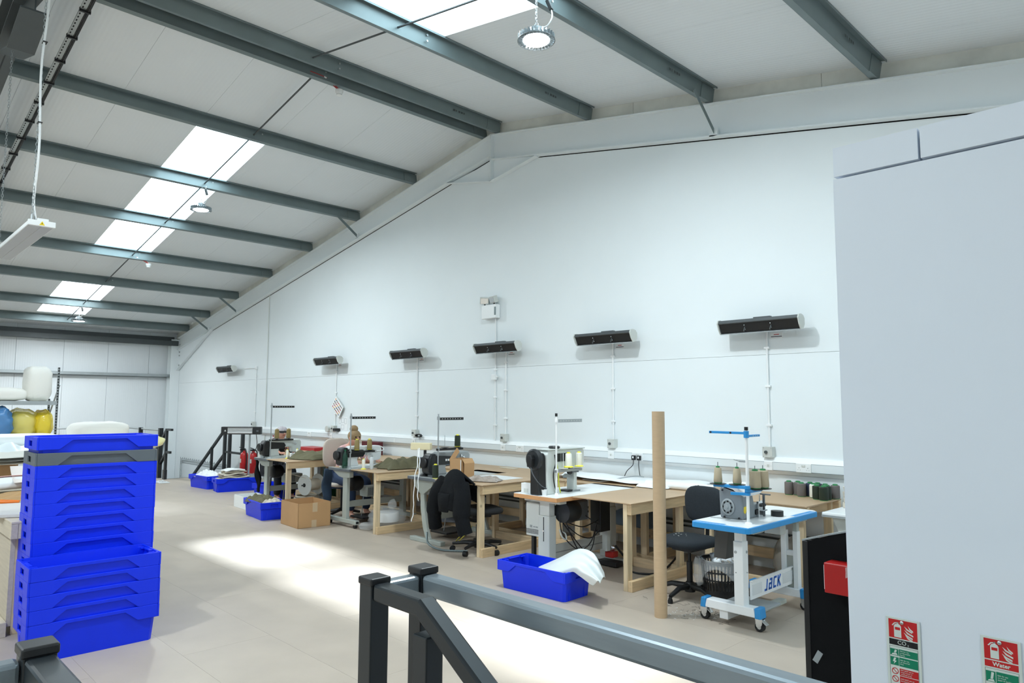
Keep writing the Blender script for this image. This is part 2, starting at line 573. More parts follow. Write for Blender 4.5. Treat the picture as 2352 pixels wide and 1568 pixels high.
# near portal frame, seen at the top left: dark rafter with bottom flange and haunch
pf = sroot('trim_2')
YP = 1.10
for a, b in ((-20.3, XR), (XR, XE)):
    MB().prism(raft_poly(a, b, .18, .40), 1, YP - .006, YP + .006).build('rafter_web', M_steel_d, pf)
    MB().prism(raft_poly(a, b, .18, .016), 1, YP - .085, YP + .085).prism(raft_poly(a, b, .18 + .384, .016), 1, YP - .085, YP + .085).build('flange', M_steel_d, pf)
for sg in (-1, 1):
    q = XR + sg * .55; t = XR + sg * 2.3
    MB().prism([(q, zroof(q) - .57), (XR, ZR - .57), (XR, ZR - 1.0), (q, zroof(q) - .75)], 1, YP - .006, YP + .006).build('ridge_haunch', M_steel_d, pf)
    MB().prism([(q, zroof(q) - .75), (XR, ZR - 1.0), (XR, ZR - 1.016), (q, zroof(q) - .766)], 1, YP - .105, YP + .105).build('haunch_flange', M_steel_d, pf)
MB().box(-20.46, -20.2, YP - .085, YP + .085, -2.8, 3.35).build('column', M_wall, pf)

# eaves strut, gutter purlin and sheeting rail along the eaves wall
struct(MB().box(-20.28, -20.14, YF, 6.93, 3.185, 3.32).build('trim_3', M_steel_d, bevel=.01))
struct(MB().box(-20.44, -20.40, YF, 6.9, 3.33, 3.44).build('trim_4', M_steel_d))
gt = struct(MB().box(-20.495, -20.32, YF, 6.95, 2.40, 2.405).box(-20.33, -20.325, YF, 6.95, 2.33, 2.405).box(-20.495, -20.49, YF, 6.95, 2.31, 2.405).box(-20.42, -20.325, YF, 6.95, 2.33, 2.335).build('trim_5', M_galv))
struct(MB().box(-20.495, -20.32, YF, 6.95, .60, .605).box(-20.33, -20.325, YF, 6.95, .53, .605).box(-20.495, -20.49, YF, 6.95, .51, .605).build('trim_6', M_galv))

# white partition at the right with a capping band
wp = sroot('wall_partition')
MB().box(-0.90, 2.2, 2.40, 2.50, 0, 2.408).build('wall_board', M_part, wp)
MB().box(-0.897, -0.640, 2.398, 2.50, 2.416, 2.516).build('cap_strip', M_part, wp)
MB().box(-0.632, 2.2, 2.395, 2.50, 2.416, 2.516).build('cap_strip', M_part, wp)

# ------------------------------------------------------------------ services on the gable wall
M_heat = mat('grey_heater_shell', (86, 90, 92), 0.4, 0.3)
M_grille = mat('black_heater_grille', (14, 14, 15), 0.5)
M_chrome = mat('chrome', (215, 218, 220), 0.18, 0.95)
M_red = mat('fire_red', (176, 24, 24), 0.35)
M_green = mat('sign_green', (0, 112, 80), 0.45)
M_paper = mat('white_paper', (240, 243, 245), 0.6)
M_ink = mat('printed_ink', (40, 42, 60), 0.6)
M_pink = mat('pink_print', (214, 168, 160), 0.6)
M_lampglow = mat('lamp_lens', (255, 255, 255), 0.3, emit=(0.94, 0.98, 1.0, 90.0))
M_clear = mat('clear_lens', (235, 240, 242), 0.1, alpha=0.55)
M_yellow = mat('warning_yellow', (236, 206, 30), 0.4)

def wall_heater(loc, label):
    t = thing('wall_heater', label, 'heater', loc, 0, 'infrared heaters along the gable wall')
    L = .425
    MB().prism([(-.045, .045), (-.10, .062), (-.155, .06), (-.172, .03), (-.165, .022), (-.125, .04), (-.07, .03), (-.05, -.045), (-.112, -.072), (-.108, -.08), (-.04, -.055), (-.03, 0)], 0, -L, L).build('shell', M_heat, t)
    MB().prism([(-.155, .022), (-.07, .03), (-.055, -.035), (-.112, -.066)], 0, -L + .005, L - .005).build('grille', M_grille, t)
    for s in (-1, 1):
        x0, x1 = sorted((s * L, s * (L + .014)))
        MB().prism([(-.03, .03), (-.06, .062), (-.11, .072), (-.16, .066), (-.178, .03), (-.15, -.035), (-.112, -.083), (-.06, -.07), (-.03, -.03)], 0, x0, x1).build('end_cap', M_cream, t, bevel=.003)
    MB().box(-L, L, -.116, -.106, -.086, -.078).build('lower_rim', M_chrome, t)
    for x in (-.14, .14):
        MB().obox((x, -.133, -.025), (.008, .012, .10), Matrix.Rotation(math.radians(-32), 3, 'X')).build('cross_bar', M_heat, t)
        MB().blob((x, -.150, -.002), (.007, .007, .007), 8, 6).blob((x, -.128, -.042), (.007, .007, .007), 8, 6).build('screw', M_chrome, t, smooth=60)
    MB().box(-.09, .09, -.05, -.004, .04, .085).box(-.03, .03, -.03, 0.084, -.02, .05).build('bracket', M_heat, t)
    return t
HX = [(-16.46, 2.437), (-11.83, 2.445), (-9.30, 2.455), (-7.20, 2.45), (-5.29, 2.462), (-3.31, 2.47)]
HL = ['black slotted infrared wall heater nearest the eaves, fed by an elbow conduit',
      'black slotted infrared wall heater above the tilted poster, second from the eaves',
      'black slotted infrared wall heater, third from the eaves, on a single conduit',
      'black slotted infrared wall heater below the twin spot emergency light',
      'black slotted infrared wall heater left of the cardboard tube, fifth from the eaves',
      'black slotted infrared wall heater nearest the white partition, largest in view']
for (x, z), l in zip(HX, HL):
    wall_heater((x * 1.009, 6.915, z), l)

# isolator boxes and the conduits that link them to heaters and trunking
def isolator(x, label, z=1.168):
    t = thing('isolator_switch', label, 'switch', (x, 6.999, z), 0, 'grey isolator boxes over the trunking')
    MB().box(-.052, .052, -.075, 0, -.055, .055).build('enclosure', M_cream, t, bevel=.004)
    MB().cyl((-.012, -.075, 0), (-.012, -.088, 0), .016, 14).build('knob', M_steel_d, t, smooth=40)
    b = MB()
    for a in (-.04, .04):
        for c in (-.043, .043): b.cyl((a, -.075, c), (a, -.077, c), .004, 6)
    b.build('screw', M_galv, t)
    return t
CX = [-15.36, -11.90, -9.35, -7.25, -5.34, -3.345]
CN = ['nearest the eaves', 'below the tilted poster', 'with black cable bundle', 'right of the emergency light conduit',
      'left of the cardboard tube', 'nearest the white partition']
for x, n in zip(CX, CN):
    isolator(x, 'grey isolator box with round knob, ' + n)
def conduit(x, z0, z1, label, elbow=None, r=.011):
    t = thing('conduit', label, 'conduit', (x, 6.985, z0), 0, 'white conduits on the gable wall')
    pts = [(0, 0, 0), (0, 0, z1 - z0)]
    if elbow: pts.append((elbow, 0, z1 - z0 + .0))
    if elbow:
        MB().cyl(pts[0], pts[1], r, 10).cyl(pts[1], pts[2], r, 10).build('pipe', M_white, t, smooth=40)
        MB().box(-.035, .035, -.03, .01, z1 - z0 - .035, z1 - z0 + .035).build('junction_box', M_white, t, bevel=.004)
    else:
        MB().cyl(*pts, r, 10).build('pipe', M_white, t, smooth=40)
    z = .22
    while z < z1 - z0 - .05:
        MB().box(-.028, .028, -.016, .014, z - .012, z + .012).build('saddle_clip', M_white, t, bevel=.004)
        z += .40
    return t
for i, x in enumerate(CX):
    if i == 0:
        conduit(x, 1.22, 2.43, 'thin white conduit with elbow, feeding the farthest heater', elbow=-.62)
    else:
        conduit(x, 1.22, 2.40, 'white conduit from heater to isolator, ' + CN[i])
conduit(-7.47, 1.12, 2.90, 'tall white conduit dropping from emergency light behind a heater')
jb = thing('junction_box', 'small white junction box on tall conduit below emergency light', 'box', (-7.47, 6.96, 2.03))
MB().box(-.045, .045, -.02, .02, -.04, .04).cyl((.045, 0, 0), (.08, 0, .01), .012, 8).build('box_body', M_white, jb, bevel=.004)

M_midj = mat('joint_grey', (120, 128, 132), .6)
# trunking with its socket plates
tk = thing('dado_trunking', 'white three compartment dado trunking along the gable wall', 'trunking', (0, 7.0, 0))
X0, X1 = -15.0, XE - .3
MB().prism([(0, 1.122), (-.028, 1.115), (-.058, 1.072), (-.058, .99), (-.028, .952), (0, .945)], 0, X0, X1).build('trunking_body', M_white, tk)
MB().box(X0, X1, -.0615, -.058, .993, 1.069).build('cover_strip', mat('trunking_cover', (222, 228, 230), .35), tk)
MB().box(X0, X1, -.0618, -.058, 1.0695, 1.0725).box(X0, X1, -.0618, -.058, .9885, .9915).build('cover_joint', M_midj, tk, stuff=True)
for x in (-13.9, -9.9, -6.6, -2.4): MB().prism([(0, 1.124), (-.03, 1.117), (-.061, 1.073), (-.064, .99), (-.03, .950), (0, .943)], 0, x - .012, x + .012).build('joint_cover', M_white, tk)
def plate(x, w, double=False, blank=False):
    p = MB().box(x - w / 2, x + w / 2, -.072, -.061, .988, 1.074).build('socket_plate', M_white, tk, bevel=.002)
    d = MB()
    if double:
        for s in (-1, 1):
            cx = x + s * .043
            d.box(cx - .002, cx + .002, -.0725, -.0718, 1.028, 1.036).box(cx - .014, cx - .008, -.0725, -.0718, 1.010, 1.013).box(cx + .008, cx + .014, -.0725, -.0718, 1.010, 1.013)
        d.build('pin_holes', M_dark, p)
        MB().box(x - .018, x - .004, -.0755, -.072, 1.04, 1.06).box(x + .004, x + .018, -.0755, -.072, 1.04, 1.06).build('rocker', M_cream, p)
    elif not blank:
        MB().box(x - .012, x + .012, -.076, -.072, 1.02, 1.045).build('rocker', M_cream, p)
        MB().cyl((x - .03, -.072, 1.031), (x - .03, -.0728, 1.031), .003, 6).cyl((x + .03, -.072, 1.031), (x + .03, -.0728, 1.031), .003, 6).build('screw', M_galv, p)
for x in (-11.95, -9.35, -7.25, -5.34, -3.34): plate(x, .088)
for x in (-12.78, -6.91, -4.95, -2.98): plate(x, .148, True)
for x, l in ((-4.99, 'left one of two'), (-4.915, 'right one of two')):
    t = thing('mains_plug', 'black mains plug in trunking beside the cardboard tube, ' + l, 'plug', (x, 6.928, 1.022), 0, 'black plugs in the trunking')
    MB().box(-.024, .024, -.035, 0, -.03, .025).build('plug_body', M_black, t, bevel=.007)
    MB().box(-.006, .012, -.037, -.033, -.008, .014).build('fuse_label', M_white, t)
    s = -1 if x < -4.95 else 1
    MB().tube(smoothpath([(0, -.02, -.03), (s * .005, -.03, -.09), (s * .02 - .06 * (s < 0), -.04, -.16), (s * .03 - .1 * (s < 0), -.03, -.235)]), .0045, 6).build('cord', M_black, t, smooth=60)

# emergency light
em = thing('emergency_light', 'white twin spot emergency light box high on gable wall', 'light', (-7.54, 6.99, 2.99))
MB().box(-.155, .155, -.085, 0, -.10, .10).build('battery_box', M_white, em, bevel=.006)
MB().box(.12, .156, -.086, -.084, -.06, .06).build('side_label', M_steel, em)
for x, a in ((-.12, 50), (.08, -12)):
    R = Matrix.Rotation(math.radians(a), 3, 'Z') @ Matrix.Rotation(math.radians(18), 3, 'X')
    h = MB().obox((x, -.06, .175), (.13, .07, .10), R).build('spot_head', M_cream, em, bevel=.006)
    MB().obox(Vector((x, -.06, .175)) + R @ Vector((0, -.037, 0)), (.11, .004, .08), R).build('lens', M_chrome, h)
    MB().cyl((x, -.05, .10), (x, -.05, .14), .012, 8).build('swivel', M_black, em)

# small notices under the heaters
for i, (x, z) in enumerate(HX[1:], 1):
    t = thing('notice', 'tiny red and blue label under heater, ' + CN[i], 'label', (CX[i] + .10, 6.995, 2.36), 0, 'warning labels under the heaters')
    MB().box(-.065, .065, 0, .004, -.03, .03).build('label_card', M_white, t)
    MB().box(-.028, .028, -.001, 0, .008, .015).build('red_line', M_red, t)
    MB().box(-.058, .058, -.001, 0, -.014, -.007).build('blue_line', M_ink, t)

# tilted poster hung on a conduit and the drawing below it
po = thing('poster', 'tilted white poster of small coloured figures hung on conduit', 'poster', (-11.79, 6.955, 1.575))
Rp = Matrix.Rotation(math.radians(38), 3, 'Y')
MB().obox((0, .004, 0), (.36, .006, .26), Rp).build('back_board', M_cream, po)
MB().obox((0, 0, 0), (.345, .003, .245), Rp).build('sheet', M_paper, po)
mm = {0: mat('print_red', (170, 40, 40), .6), 1: mat('print_brown', (120, 80, 50), .6), 2: M_ink, 3: mat('print_orange', (226, 150, 50), .6)}
for k, m_ in mm.items():
    b = MB()
    for i in range(7):
        for j in range(4):
            if (i * 3 + j * 5) % 4 == k:
                b.obox(Rp @ Vector((-.13 + i * .043, -.002, -.085 + j * .055)), (.022, .001, .036), Rp @ Matrix.Rotation(i * .4, 3, 'Y'))
    b.build('figures', m_, po)
sh = thing('drawing_sheet', 'white sheet with faint line drawing on wall below tilted poster', 'drawing', (-11.65, 6.996, 1.26))
MB().box(-.17, .17, 0, .003, -.13, .13).build('sheet', M_paper, sh)
b = MB()
for x0, z0, w, h in ((-.13, .0, .07, .1), (-.03, .02, .07, .09), (.07, .0, .06, .1), (-.05, -.1, .1, .08)):
    for q in ((x0, x0 + w, z0, z0 + .003), (x0, x0 + w, z0 + h, z0 + h + .003), (x0, x0 + .003, z0, z0 + h), (x0 + w, x0 + w + .003, z0, z0 + h)):
        b.box(q[0], q[1], -.001, 0, q[2], q[3])
b.build('lines', M_steel, sh)
cbn = thing('cable_bundle', 'black coiled cable bundle hanging beside third isolator box', 'cable', (-9.20, 6.94, 1.13))
MB().tube([(.07 * math.cos(t * .9), -.02 + .03 * math.sin(t * 2.3), .022 * math.sin(t * .9)) for t in range(0, 26)], .008, 6).build('coil', M_black, cbn, smooth=60)
pg = thing('tape_roll', 'cream plastic reel hung on side of isolator box below poster', 'reel', (-12.03, 6.93, 1.155))
MB().lathe([(.025, 0), (.06, 0), (.06, .05), (.025, .05)], (0, -.0, 0), 16, (0, -1, 0)).build('reel', M_cream, pg, smooth=40)
pa = thing('plug_adaptor', 'black plug adaptor beside isolator box below poster', 'plug', (-11.77, 6.93, 1.155))
MB().box(-.055, .055, -.04, .06, -.03, .02).build('adaptor_body', M_black, pa, bevel=.008)

# ------------------------------------------------------------------ overhead things
M_lamph = mat('lamp_housing', (112, 118, 120), .4, .4)
def high_bay(loc, label, drop):
    t = thing('high_bay_lamp', label, 'lamp', loc, 0, 'round high bay lamps under the roof')
    MB().lathe([(.118, .0), (.12, .025), (.10, .045), (.085, .05), (.06, .085), (.055, .10), (.03, .105)], (0, 0, 0), 28).build('housing', M_lamph, t, smooth=40)
    f = MB()
    for i in range(30):
        a = 2 * PI * i / 30
        R = Matrix.Rotation(a, 3, 'Z')
        f.obox(R @ Vector((.134, 0, .018)), (.04, .005, .05), R)
    f.tube([(.155 * math.cos(2 * PI * i / 32), .155 * math.sin(2 * PI * i / 32), -.006) for i in range(32)], .004, 6, True)
    f.build('fin_ring', M_lamph, t)
    MB().lathe([(.11, -.001), (.105, -.008), (.05, -.012)], (0, 0, 0), 28).build('lens', M_lampglow, t, smooth=40)
    MB().tube([(.022 * math.cos(k * PI / 6), 0, .125 + .022 * math.sin(k * PI / 6)) for k in range(12)], .004, 6, True).build('hook', M_chrome, t, smooth=60)
    c = MB(); z = .155; k = 0
    while z < drop:
        R = Matrix.Rotation(PI / 2 * (k % 2), 3, 'Z')
        c.tube([R @ Vector((.008 * math.cos(q * PI / 4), 0, z + .016 * math.sin(q * PI / 4))) for q in range(8)], .0025, 5, True)
        z += .024; k += 1
    c.build('chain', M_chrome, t)
    MB().tube(smoothpath([(.03, 0, .10), (.10, .02, .09), (.15, .03, .15), (.14, .03, .22), (.11, .02, .30), (.13, .02, min(drop, .46))]), .006, 6).build('cord', M_white, t, smooth=60)
    MB().bar((.143, .03, .215), (.105, .02, .31), .03, .03).build('connector', M_black, t, bevel=.004)
    L = bpy.data.lights.new('lamp_or_fill_light', 'AREA'); L.shape = 'DISK'; L.size = .21
    L.energy = 140; L.color = (.90, .97, 1.0)
    lo = bpy.data.objects.new('lamp_or_fill_light', L); COL.objects.link(lo); lo.parent = t; lo.location = (0, 0, -.016)
    return t
high_bay((-3.87, 4.06, 4.66), 'round silver high bay lamp on chain near the ridge, largest', .36)
high_bay((-11.16, 4.08, 4.66), 'round high bay lamp under the long left skylight', .36)
high_bay((-18.08, 4.05, 3.46), 'round high bay lamp farthest off, under the small low skylight', .30)

def smoke(loc, label, cd):
    t = thing('smoke_detector', label, 'detector', loc, 0, 'white detectors clipped under purlins')
    MB().lathe([(.05, 0), (.05, -.03), (.04, -.05), (.036, -.052), (.036, -.07), (.02, -.075)], (0, 0, 0), 20).build('detector_body', M_white, t, smooth=35)
    MB().tube(smoothpath([(0, 0, 0), (-.02, -.05, .03), (.0, -.14, .07), (.02, -.2, .09), (.02, cd, .10)]), .006, 6).tube(smoothpath([(0, .01, 0), (-.01, -.08, .06), (.02, -.19, .085)]), .006, 6).build('red_cable', M_red, t, smooth=60)
    MB().cyl((0.02, -.2, .085), (.02, -.23, .09), .012, 8).build('gland', M_white, t)
smoke((-7.69, 4.45, 5.60), 'white smoke detector with red cable beneath the ridge purlin', -.42)
smoke((-14.69, 4.42, 4.345), 'white smoke detector with red cable below the long skylight', -.24)

rh = thing('radiant_heater', 'long white radiant heater panel hung on two chains', 'heater', (-6.2, 1.11, 2.985))
MB().box(-1.75, -.03, -.085, .085, -.014, .02).build('panel_body', M_white, rh, bevel=.004)
MB().box(-1.73, -.04, -.078, -.002, -.0165, -.0138).box(-1.73, -.04, .002, .078, -.0165, -.0138).build('radiant_face', mat('pale_heater_face', (176, 180, 184), .55), rh)
MB().box(-.03, 0, -.088, .088, -.018, .024).build('end_cap', M_white, rh, bevel=.003)
MB().box(-.16, -.02, -.03, .045, .02, .045).build('terminal_box', M_white, rh, bevel=.004)
w = MB(); w.prism([(-.018, -.012), (.018, -.012), (0, .019)], 0, 0, .0008); o = w.build('warning_triangle', M_yellow, rh)
MB().prism([(-.004, -.008), (.005, .001), (.001, .001), (.004, .010), (-.005, .0), (0, 0)], 0, .0008, .0014).build('bolt_mark', M_black, o)
for x, top in ((-.06, 2.20), (-1.45, 1.95)):
    MB().box(x - .03, x + .03, -.06, -.055, .0, .075).build('hanger', M_galv, rh)
    c = MB(); z = .07; k = 0
    while z < top:
        R = Matrix.Rotation(PI / 2 * (k % 2), 3, 'Z')
        c.tube([R @ Vector((.0085 * math.cos(q * PI / 3), 0, z + .017 * math.sin(q * PI / 3))) + Vector((x, -.055, 0)) for q in range(6)], .0022, 4, True)
        z += .026; k += 1
    c.build('chain', M_galv, rh)
MB().tube(smoothpath([(-.08, -.03, .04), (-.075, -.05, .2), (-.03, -.045, .6), (-.055, -.06, 1.2), (-.02, -.045, 1.7), (-.03, -.05, 2.24)]), .008, 8).build('supply_cable', M_white, rh, smooth=60)
for z in (.78, 1.42): MB().box(-.075, -.02, -.065, -.035, z, z + .006).build('cable_tie', M_black, rh)

ct = thing('cable_tray', 'perforated steel cable tray with black cables along roof slope', 'tray', (0, 1.61, 0))
a, b = Vector((-7.0, 0, zroof(-7.525) - .20)), Vector((-14.2, 0, zroof(-14.2) - .20))
MB().bar(a, b, .05, .003).bar(a + Vector((0, .025, .008)), b + Vector((0, .025, .008)), .002, .018).bar(a + Vector((0, -.025, .008)), b + Vector((0, -.025, .008)), .002, .018).build('tray', M_galv, ct)
hb = MB(); d = (b - a).normalized()
for i in range(120):
    p = a + d * (.04 + i * .06)
    hb.bar(p - d * .014 + Vector((0, -.01, -.0022)), p + d * .014 + Vector((0, -.01, -.0022)), .012, .001)
hb.build('perforation', M_dark, ct)
for s in (0, 1, 2): MB().tube([a + Vector((0, .032 + .012 * s, -.004 - .006 * (s % 2))), b + Vector((0, .032 + .012 * s, -.004 - .006 * (s % 2)))], .0065, 6).build('cable', M_black, ct)
for i in range(14):
    p = a + d * (.25 + i * .5); MB().box(p.x - .012, p.x + .012, -.03, .07, p.z - .022, p.z + .018).build('cable_tie', M_black, ct)

# ------------------------------------------------------------------ work benches of pine and hardboard
M_pineX = wood('pine_along_x', (222, 196, 158), 0)
M_pineY = wood('pine_along_y', (216, 188, 148), 1)
M_pineZ = wood('pine_upright', (224, 202, 166), 2)
M_board = mat('brown_hardboard', (184, 156, 124), 0.5, var=0.05, scale=3, bump=.02)
HB = 0.772
def plank(m, name, mt, parent):
    return m.build(name, mt, parent, bevel=.003)
def finger_bench(x0, x1, y0, label):
    y1 = 6.15
    t = thing('work_bench', label, 'bench', (x0, y0, 0), 0, 'pine work benches between the machines')
    W, D = x1 - x0, y1 - y0
    MB().box(0, W, 0, D, HB - .010, HB).build('bench_top', M_board, t, bevel=.002)
    MB().box(W - .105, W - .060, .02, .095, 0, HB - .011).build('leg', M_pineZ, t, bevel=.003)
    MB().box(W - .105, W - .060, D - .11, D - .035, 0, HB - .011).build('leg', M_pineZ, t, bevel=.003)
    MB().box(.02, .065, D - .11, D - .035, 0, HB - .011).build('leg', M_pineZ, t, bevel=.003)
    plank(MB().box(W - .059, W - .014, .022, D - .01, HB - .105, HB - .011), 'apron', M_pineY, t)
    plank(MB().box(W - .059, W - .014, .024, D - .01, .0, .092), 'bottom_rail', M_pineY, t)
    plank(MB().box(.066, W - .106, D - .095, D - .05, HB - .105, HB - .011), 'apron', M_pineX, t)
    plank(MB().box(.066, W - .106, D - .095, D - .05, 0.0, .092), 'bottom_rail', M_pineX, t)
    return t
BENCH = [(-10.575, -9.865, 5.02), (-8.225, -7.60, 5.08), (-6.525, -5.70, 5.145), (-4.455, -3.77, 5.175)]
finger_bench(*BENCH[0], 'pine bench with hardboard top beside farthest sewing machine, reel hung below')
finger_bench(*BENCH[1], 'pine bench with olive cloth on top and plastic bag at its foot')
finger_bench(*BENCH[2], 'pine bench with rounded corner holding the clear bag and cardboard box')
finger_bench(*BENCH[3], 'pine bench beside the white sewing table, left of cardboard tube')
def wall_bench(x0, x1, label, legs):
    t = thing('wall_bench', label, 'bench', (x0, 6.155, 0), 0, 'long pine benches along the gable wall')
    W, D = x1 - x0, .775
    MB().box(0, W, 0, D, HB - .012, HB).build('bench_top', M_board, t, bevel=.002)
    plank(MB().box(0, W, .012, .057, HB - .105, HB - .013), 'apron', M_pineX, t)
    plank(MB().box(0, W, D - .06, D - .015, HB - .105, HB - .013), 'apron', M_pineX, t)
    plank(MB().box(0, W, D - .06, D - .015, .12, .22), 'back_rail', M_pineX, t)
    plank(MB().box(0, W, .06, .105, .0, .09), 'bottom_rail', M_pineX, t)
    for x in legs:
        MB().box(x, x + .075, .06, .105, .091, HB - .106).build('leg', M_pineZ, t, bevel=.003)
        MB().box(x, x + .075, D - .107, D - .062, 0, HB - .013).build('leg', M_pineZ, t, bevel=.003)
        plank(MB().box(x, x + .045, .107, D - .108, .0, .09), 'tie', M_pineY, t)
        plank(MB().box(x, x + .045, .107, D - .108, HB - .105, HB - .013), 'tie', M_pineY, t)
wall_bench(-12.6, -8.02, 'hardboard wall bench behind the two seated sewers', (.1, 2.1, 3.2, 4.4))
wall_bench(-8.01, -5.42, 'hardboard wall bench behind the machine with the black jacket', (.1, 1.2, 2.4))
wall_bench(-5.41, -2.63, 'hardboard wall bench carrying paper rolls and thread cones', (.1, 1.0, 1.75, 2.65))

# pipes along the wall below the benches
tp = thing('heating_pipe', 'pair of dark pipes clipped to wall below the benches', 'pipe', (0, 6.95, 0))
MB().cyl((-10.4, 0, .36), (-.9, 0, .36), .014, 8).build('pipe', M_steel_d, tp, smooth=40)
MB().cyl((-10.4, 0, .31), (-.9, 0, .31), .011, 8).build('pipe', M_steel_d, tp, smooth=40)

# ------------------------------------------------------------------ sewing machine tables
M_tgrey = mat('grey_green_table_metal', (172, 178, 172), 0.42, 0.1, var=0.03)
M_tdark = mat('dark_grey_edge', (92, 98, 104), 0.4)
M_tlam = mat('grey_laminate', (176, 180, 180), 0.3)
M_wlam = mat('white_laminate', (240, 243, 244), 0.25)
M_beech = mat('beech_edge', (206, 152, 102), 0.45, var=.1, scale=5, stretch=(2, 2, 30))
M_ltgrey = mat('light_grey_machine', (206, 211, 208), 0.35)
M_midgrey = mat('machine_grey', (150, 156, 158), 0.35)
M_rubber = mat('black_rubber', (18, 18, 19), 0.6)
M_blue = mat('sewing_table_blue', (38, 140, 206), 0.4)

def cables(t, pts_list, m, r=.006):
    for p in pts_list:
        MB().tube(smoothpath(p, 5), r, 6).build('cable', m, t, smooth=60)

def motor_unit(t, x, y, w=.16, dark=M_black):
    """clutch motor and vented control box under a table top"""
    MB().lathe([(.06, -.10), (.10, -.08), (.105, .04), (.085, .075), (.03, .08)], (x, y, .55), 20, (0, 1, 0)).build('motor', dark, t, smooth=40)
    b = MB().box(x - .09, x + .09, y + .12, y + .40, .36, .50).build('control_box', M_tgrey, t, bevel=.006)
    for k in range(8):
        MB().box(x + .0895, x + .0925, y + .14 + k * .017, y + .149 + k * .017, .375, .485).build('vent_slot', M_tdark, b)

def machine_table_grey(loc, w, d, label, slanted=False, edge=M_tdark, jacket=False):
    """T-leg table: top, two T legs, cross bar, motor; x across the operator's depth, y along the machine"""
    t = thing('sewing_table', label, 'sewing table', loc, 0, 'grey sewing machine tables')
    z = .772
    MB().box(0, w, 0, d, z - .038, z - .002).build('table_edge', edge, t, bevel=.006)
    MB().box(.004, w - .004, .004, d - .004, z - .002, z).build('table_top', M_tlam, t)
    for y in (.06, d - .16):
        if slanted:
            MB().prism([(.04, .73), (w - .12, .73), (w - .16, .66), (.24, .56), (.19, .56), (.06, .66)], 1, y, y + .05).build('top_bracket', M_tgrey, t, bevel=.004)
            n = MB(); pts = [(.215, .58), (.225, .40), (.27, .18), (.33, .05)]
            pl = [(a - .038, b) for a, b in pts] + [(a + .038, b) for a, b in pts[::-1]]
            n.prism(pl, 1, y + .005, y + .045).build('leg', M_tgrey, t, bevel=.006)
            MB().box(.0, .60, y - .01, y + .06, .0, .05).build('foot', M_tgrey, t, bevel=.006)
        else:
            MB().prism([(.03, .73), (w - .06, .73), (w - .06, .655), (w - .14, .645), (w - .25, .645), (w - .33, .655)], 1, y - .012, y + .05).build('top_bracket', M_tgrey, t, bevel=.004)
            MB().box(w - .245, w - .145, y, y + .055, .07, .65).build('leg', M_tgrey, t, bevel=.006)
            MB().box(-.12, w + .10, y - .005, y + .055, .055, .105).build('foot', M_tgrey, t, bevel=.004)
            MB().box(w + .0995, w + .101, y + .004, y + .046, .064, .096).build('tube_end', M_dark, t)
            for x in (-.06, w + .05):
                MB().cyl((x, y + .005, .028), (x, y + .045, .028), .027, 14).build('castor', M_rubber, t, smooth=40)
                MB().box(x - .02, x + .02, y + .0, y + .05, .045, .06).build('castor_fork', M_chrome, t)
    lx = w - .2 if not slanted else .25
    MB().box(lx - .02, lx + .02, .10, d - .16, .25, .33).build('cross_bar', M_tgrey, t, bevel=.004)
    motor_unit(t, w * .5, .28)
    MB().box(.02, .34, .35, .72, .06, .085).build('foot_pedal', M_black, t, bevel=.005)
    MB().cyl((.2, .42, .085), (w * .5, .42, .5), .006, 6).build('pedal_rod', M_galv, t)
    return t

def thread_stand(loc, label, metal, arm_m, top=.76, low=.27, arm=.38, cup=M_black, mirror=False):
    t = thing('thread_stand', label, 'thread stand', loc, 0, 'thread stands on the sewing tables')
    MB().cyl((0, 0, 0), (0, 0, top), .009, 12).lathe([(.022, 0), (.02, .01), (.012, .02)], (0, 0, 0), 14).build('pole', metal, t, smooth=40)
    MB().cyl((0, 0, top - .07), (0, 0, top - .03), .018, 12).build('collar', metal, t, smooth=40)
    a = MB().box(-.014, .014, 0.0, arm, top - .062, top - .052).build('guide_arm', arm_m, t, bevel=.002)
    MB().box(.0138, .0152, 0.01, arm, top - .074, top - .042).build('guide_lip', arm_m, t)
    for k in range(8):
        MB().cyl((.0150, .05 + k * .04, top - .058), (.0158, .05 + k * .04, top - .058), .006, 8).build('guide_hole', M_cream, a)
    MB().cyl((0, 0, low - .035), (0, 0, low + .005), .018, 12).build('collar', metal, t, smooth=40)
    MB().box(-.016, .016, -.02, arm, low - .03, low - .005).build('cone_arm', arm_m, t, bevel=.002)
    for y in (.10, .30):
        MB().lathe([(.012, 0), (.05, .006), (.052, .009), (.012, .011)], (0, y, low - .004), 18).build('cone_cup', cup, t, smooth=40)
        MB().cyl((0, y, low), (0, y, low + .15), .003, 6).build('cone_pin', metal, t)
    return t

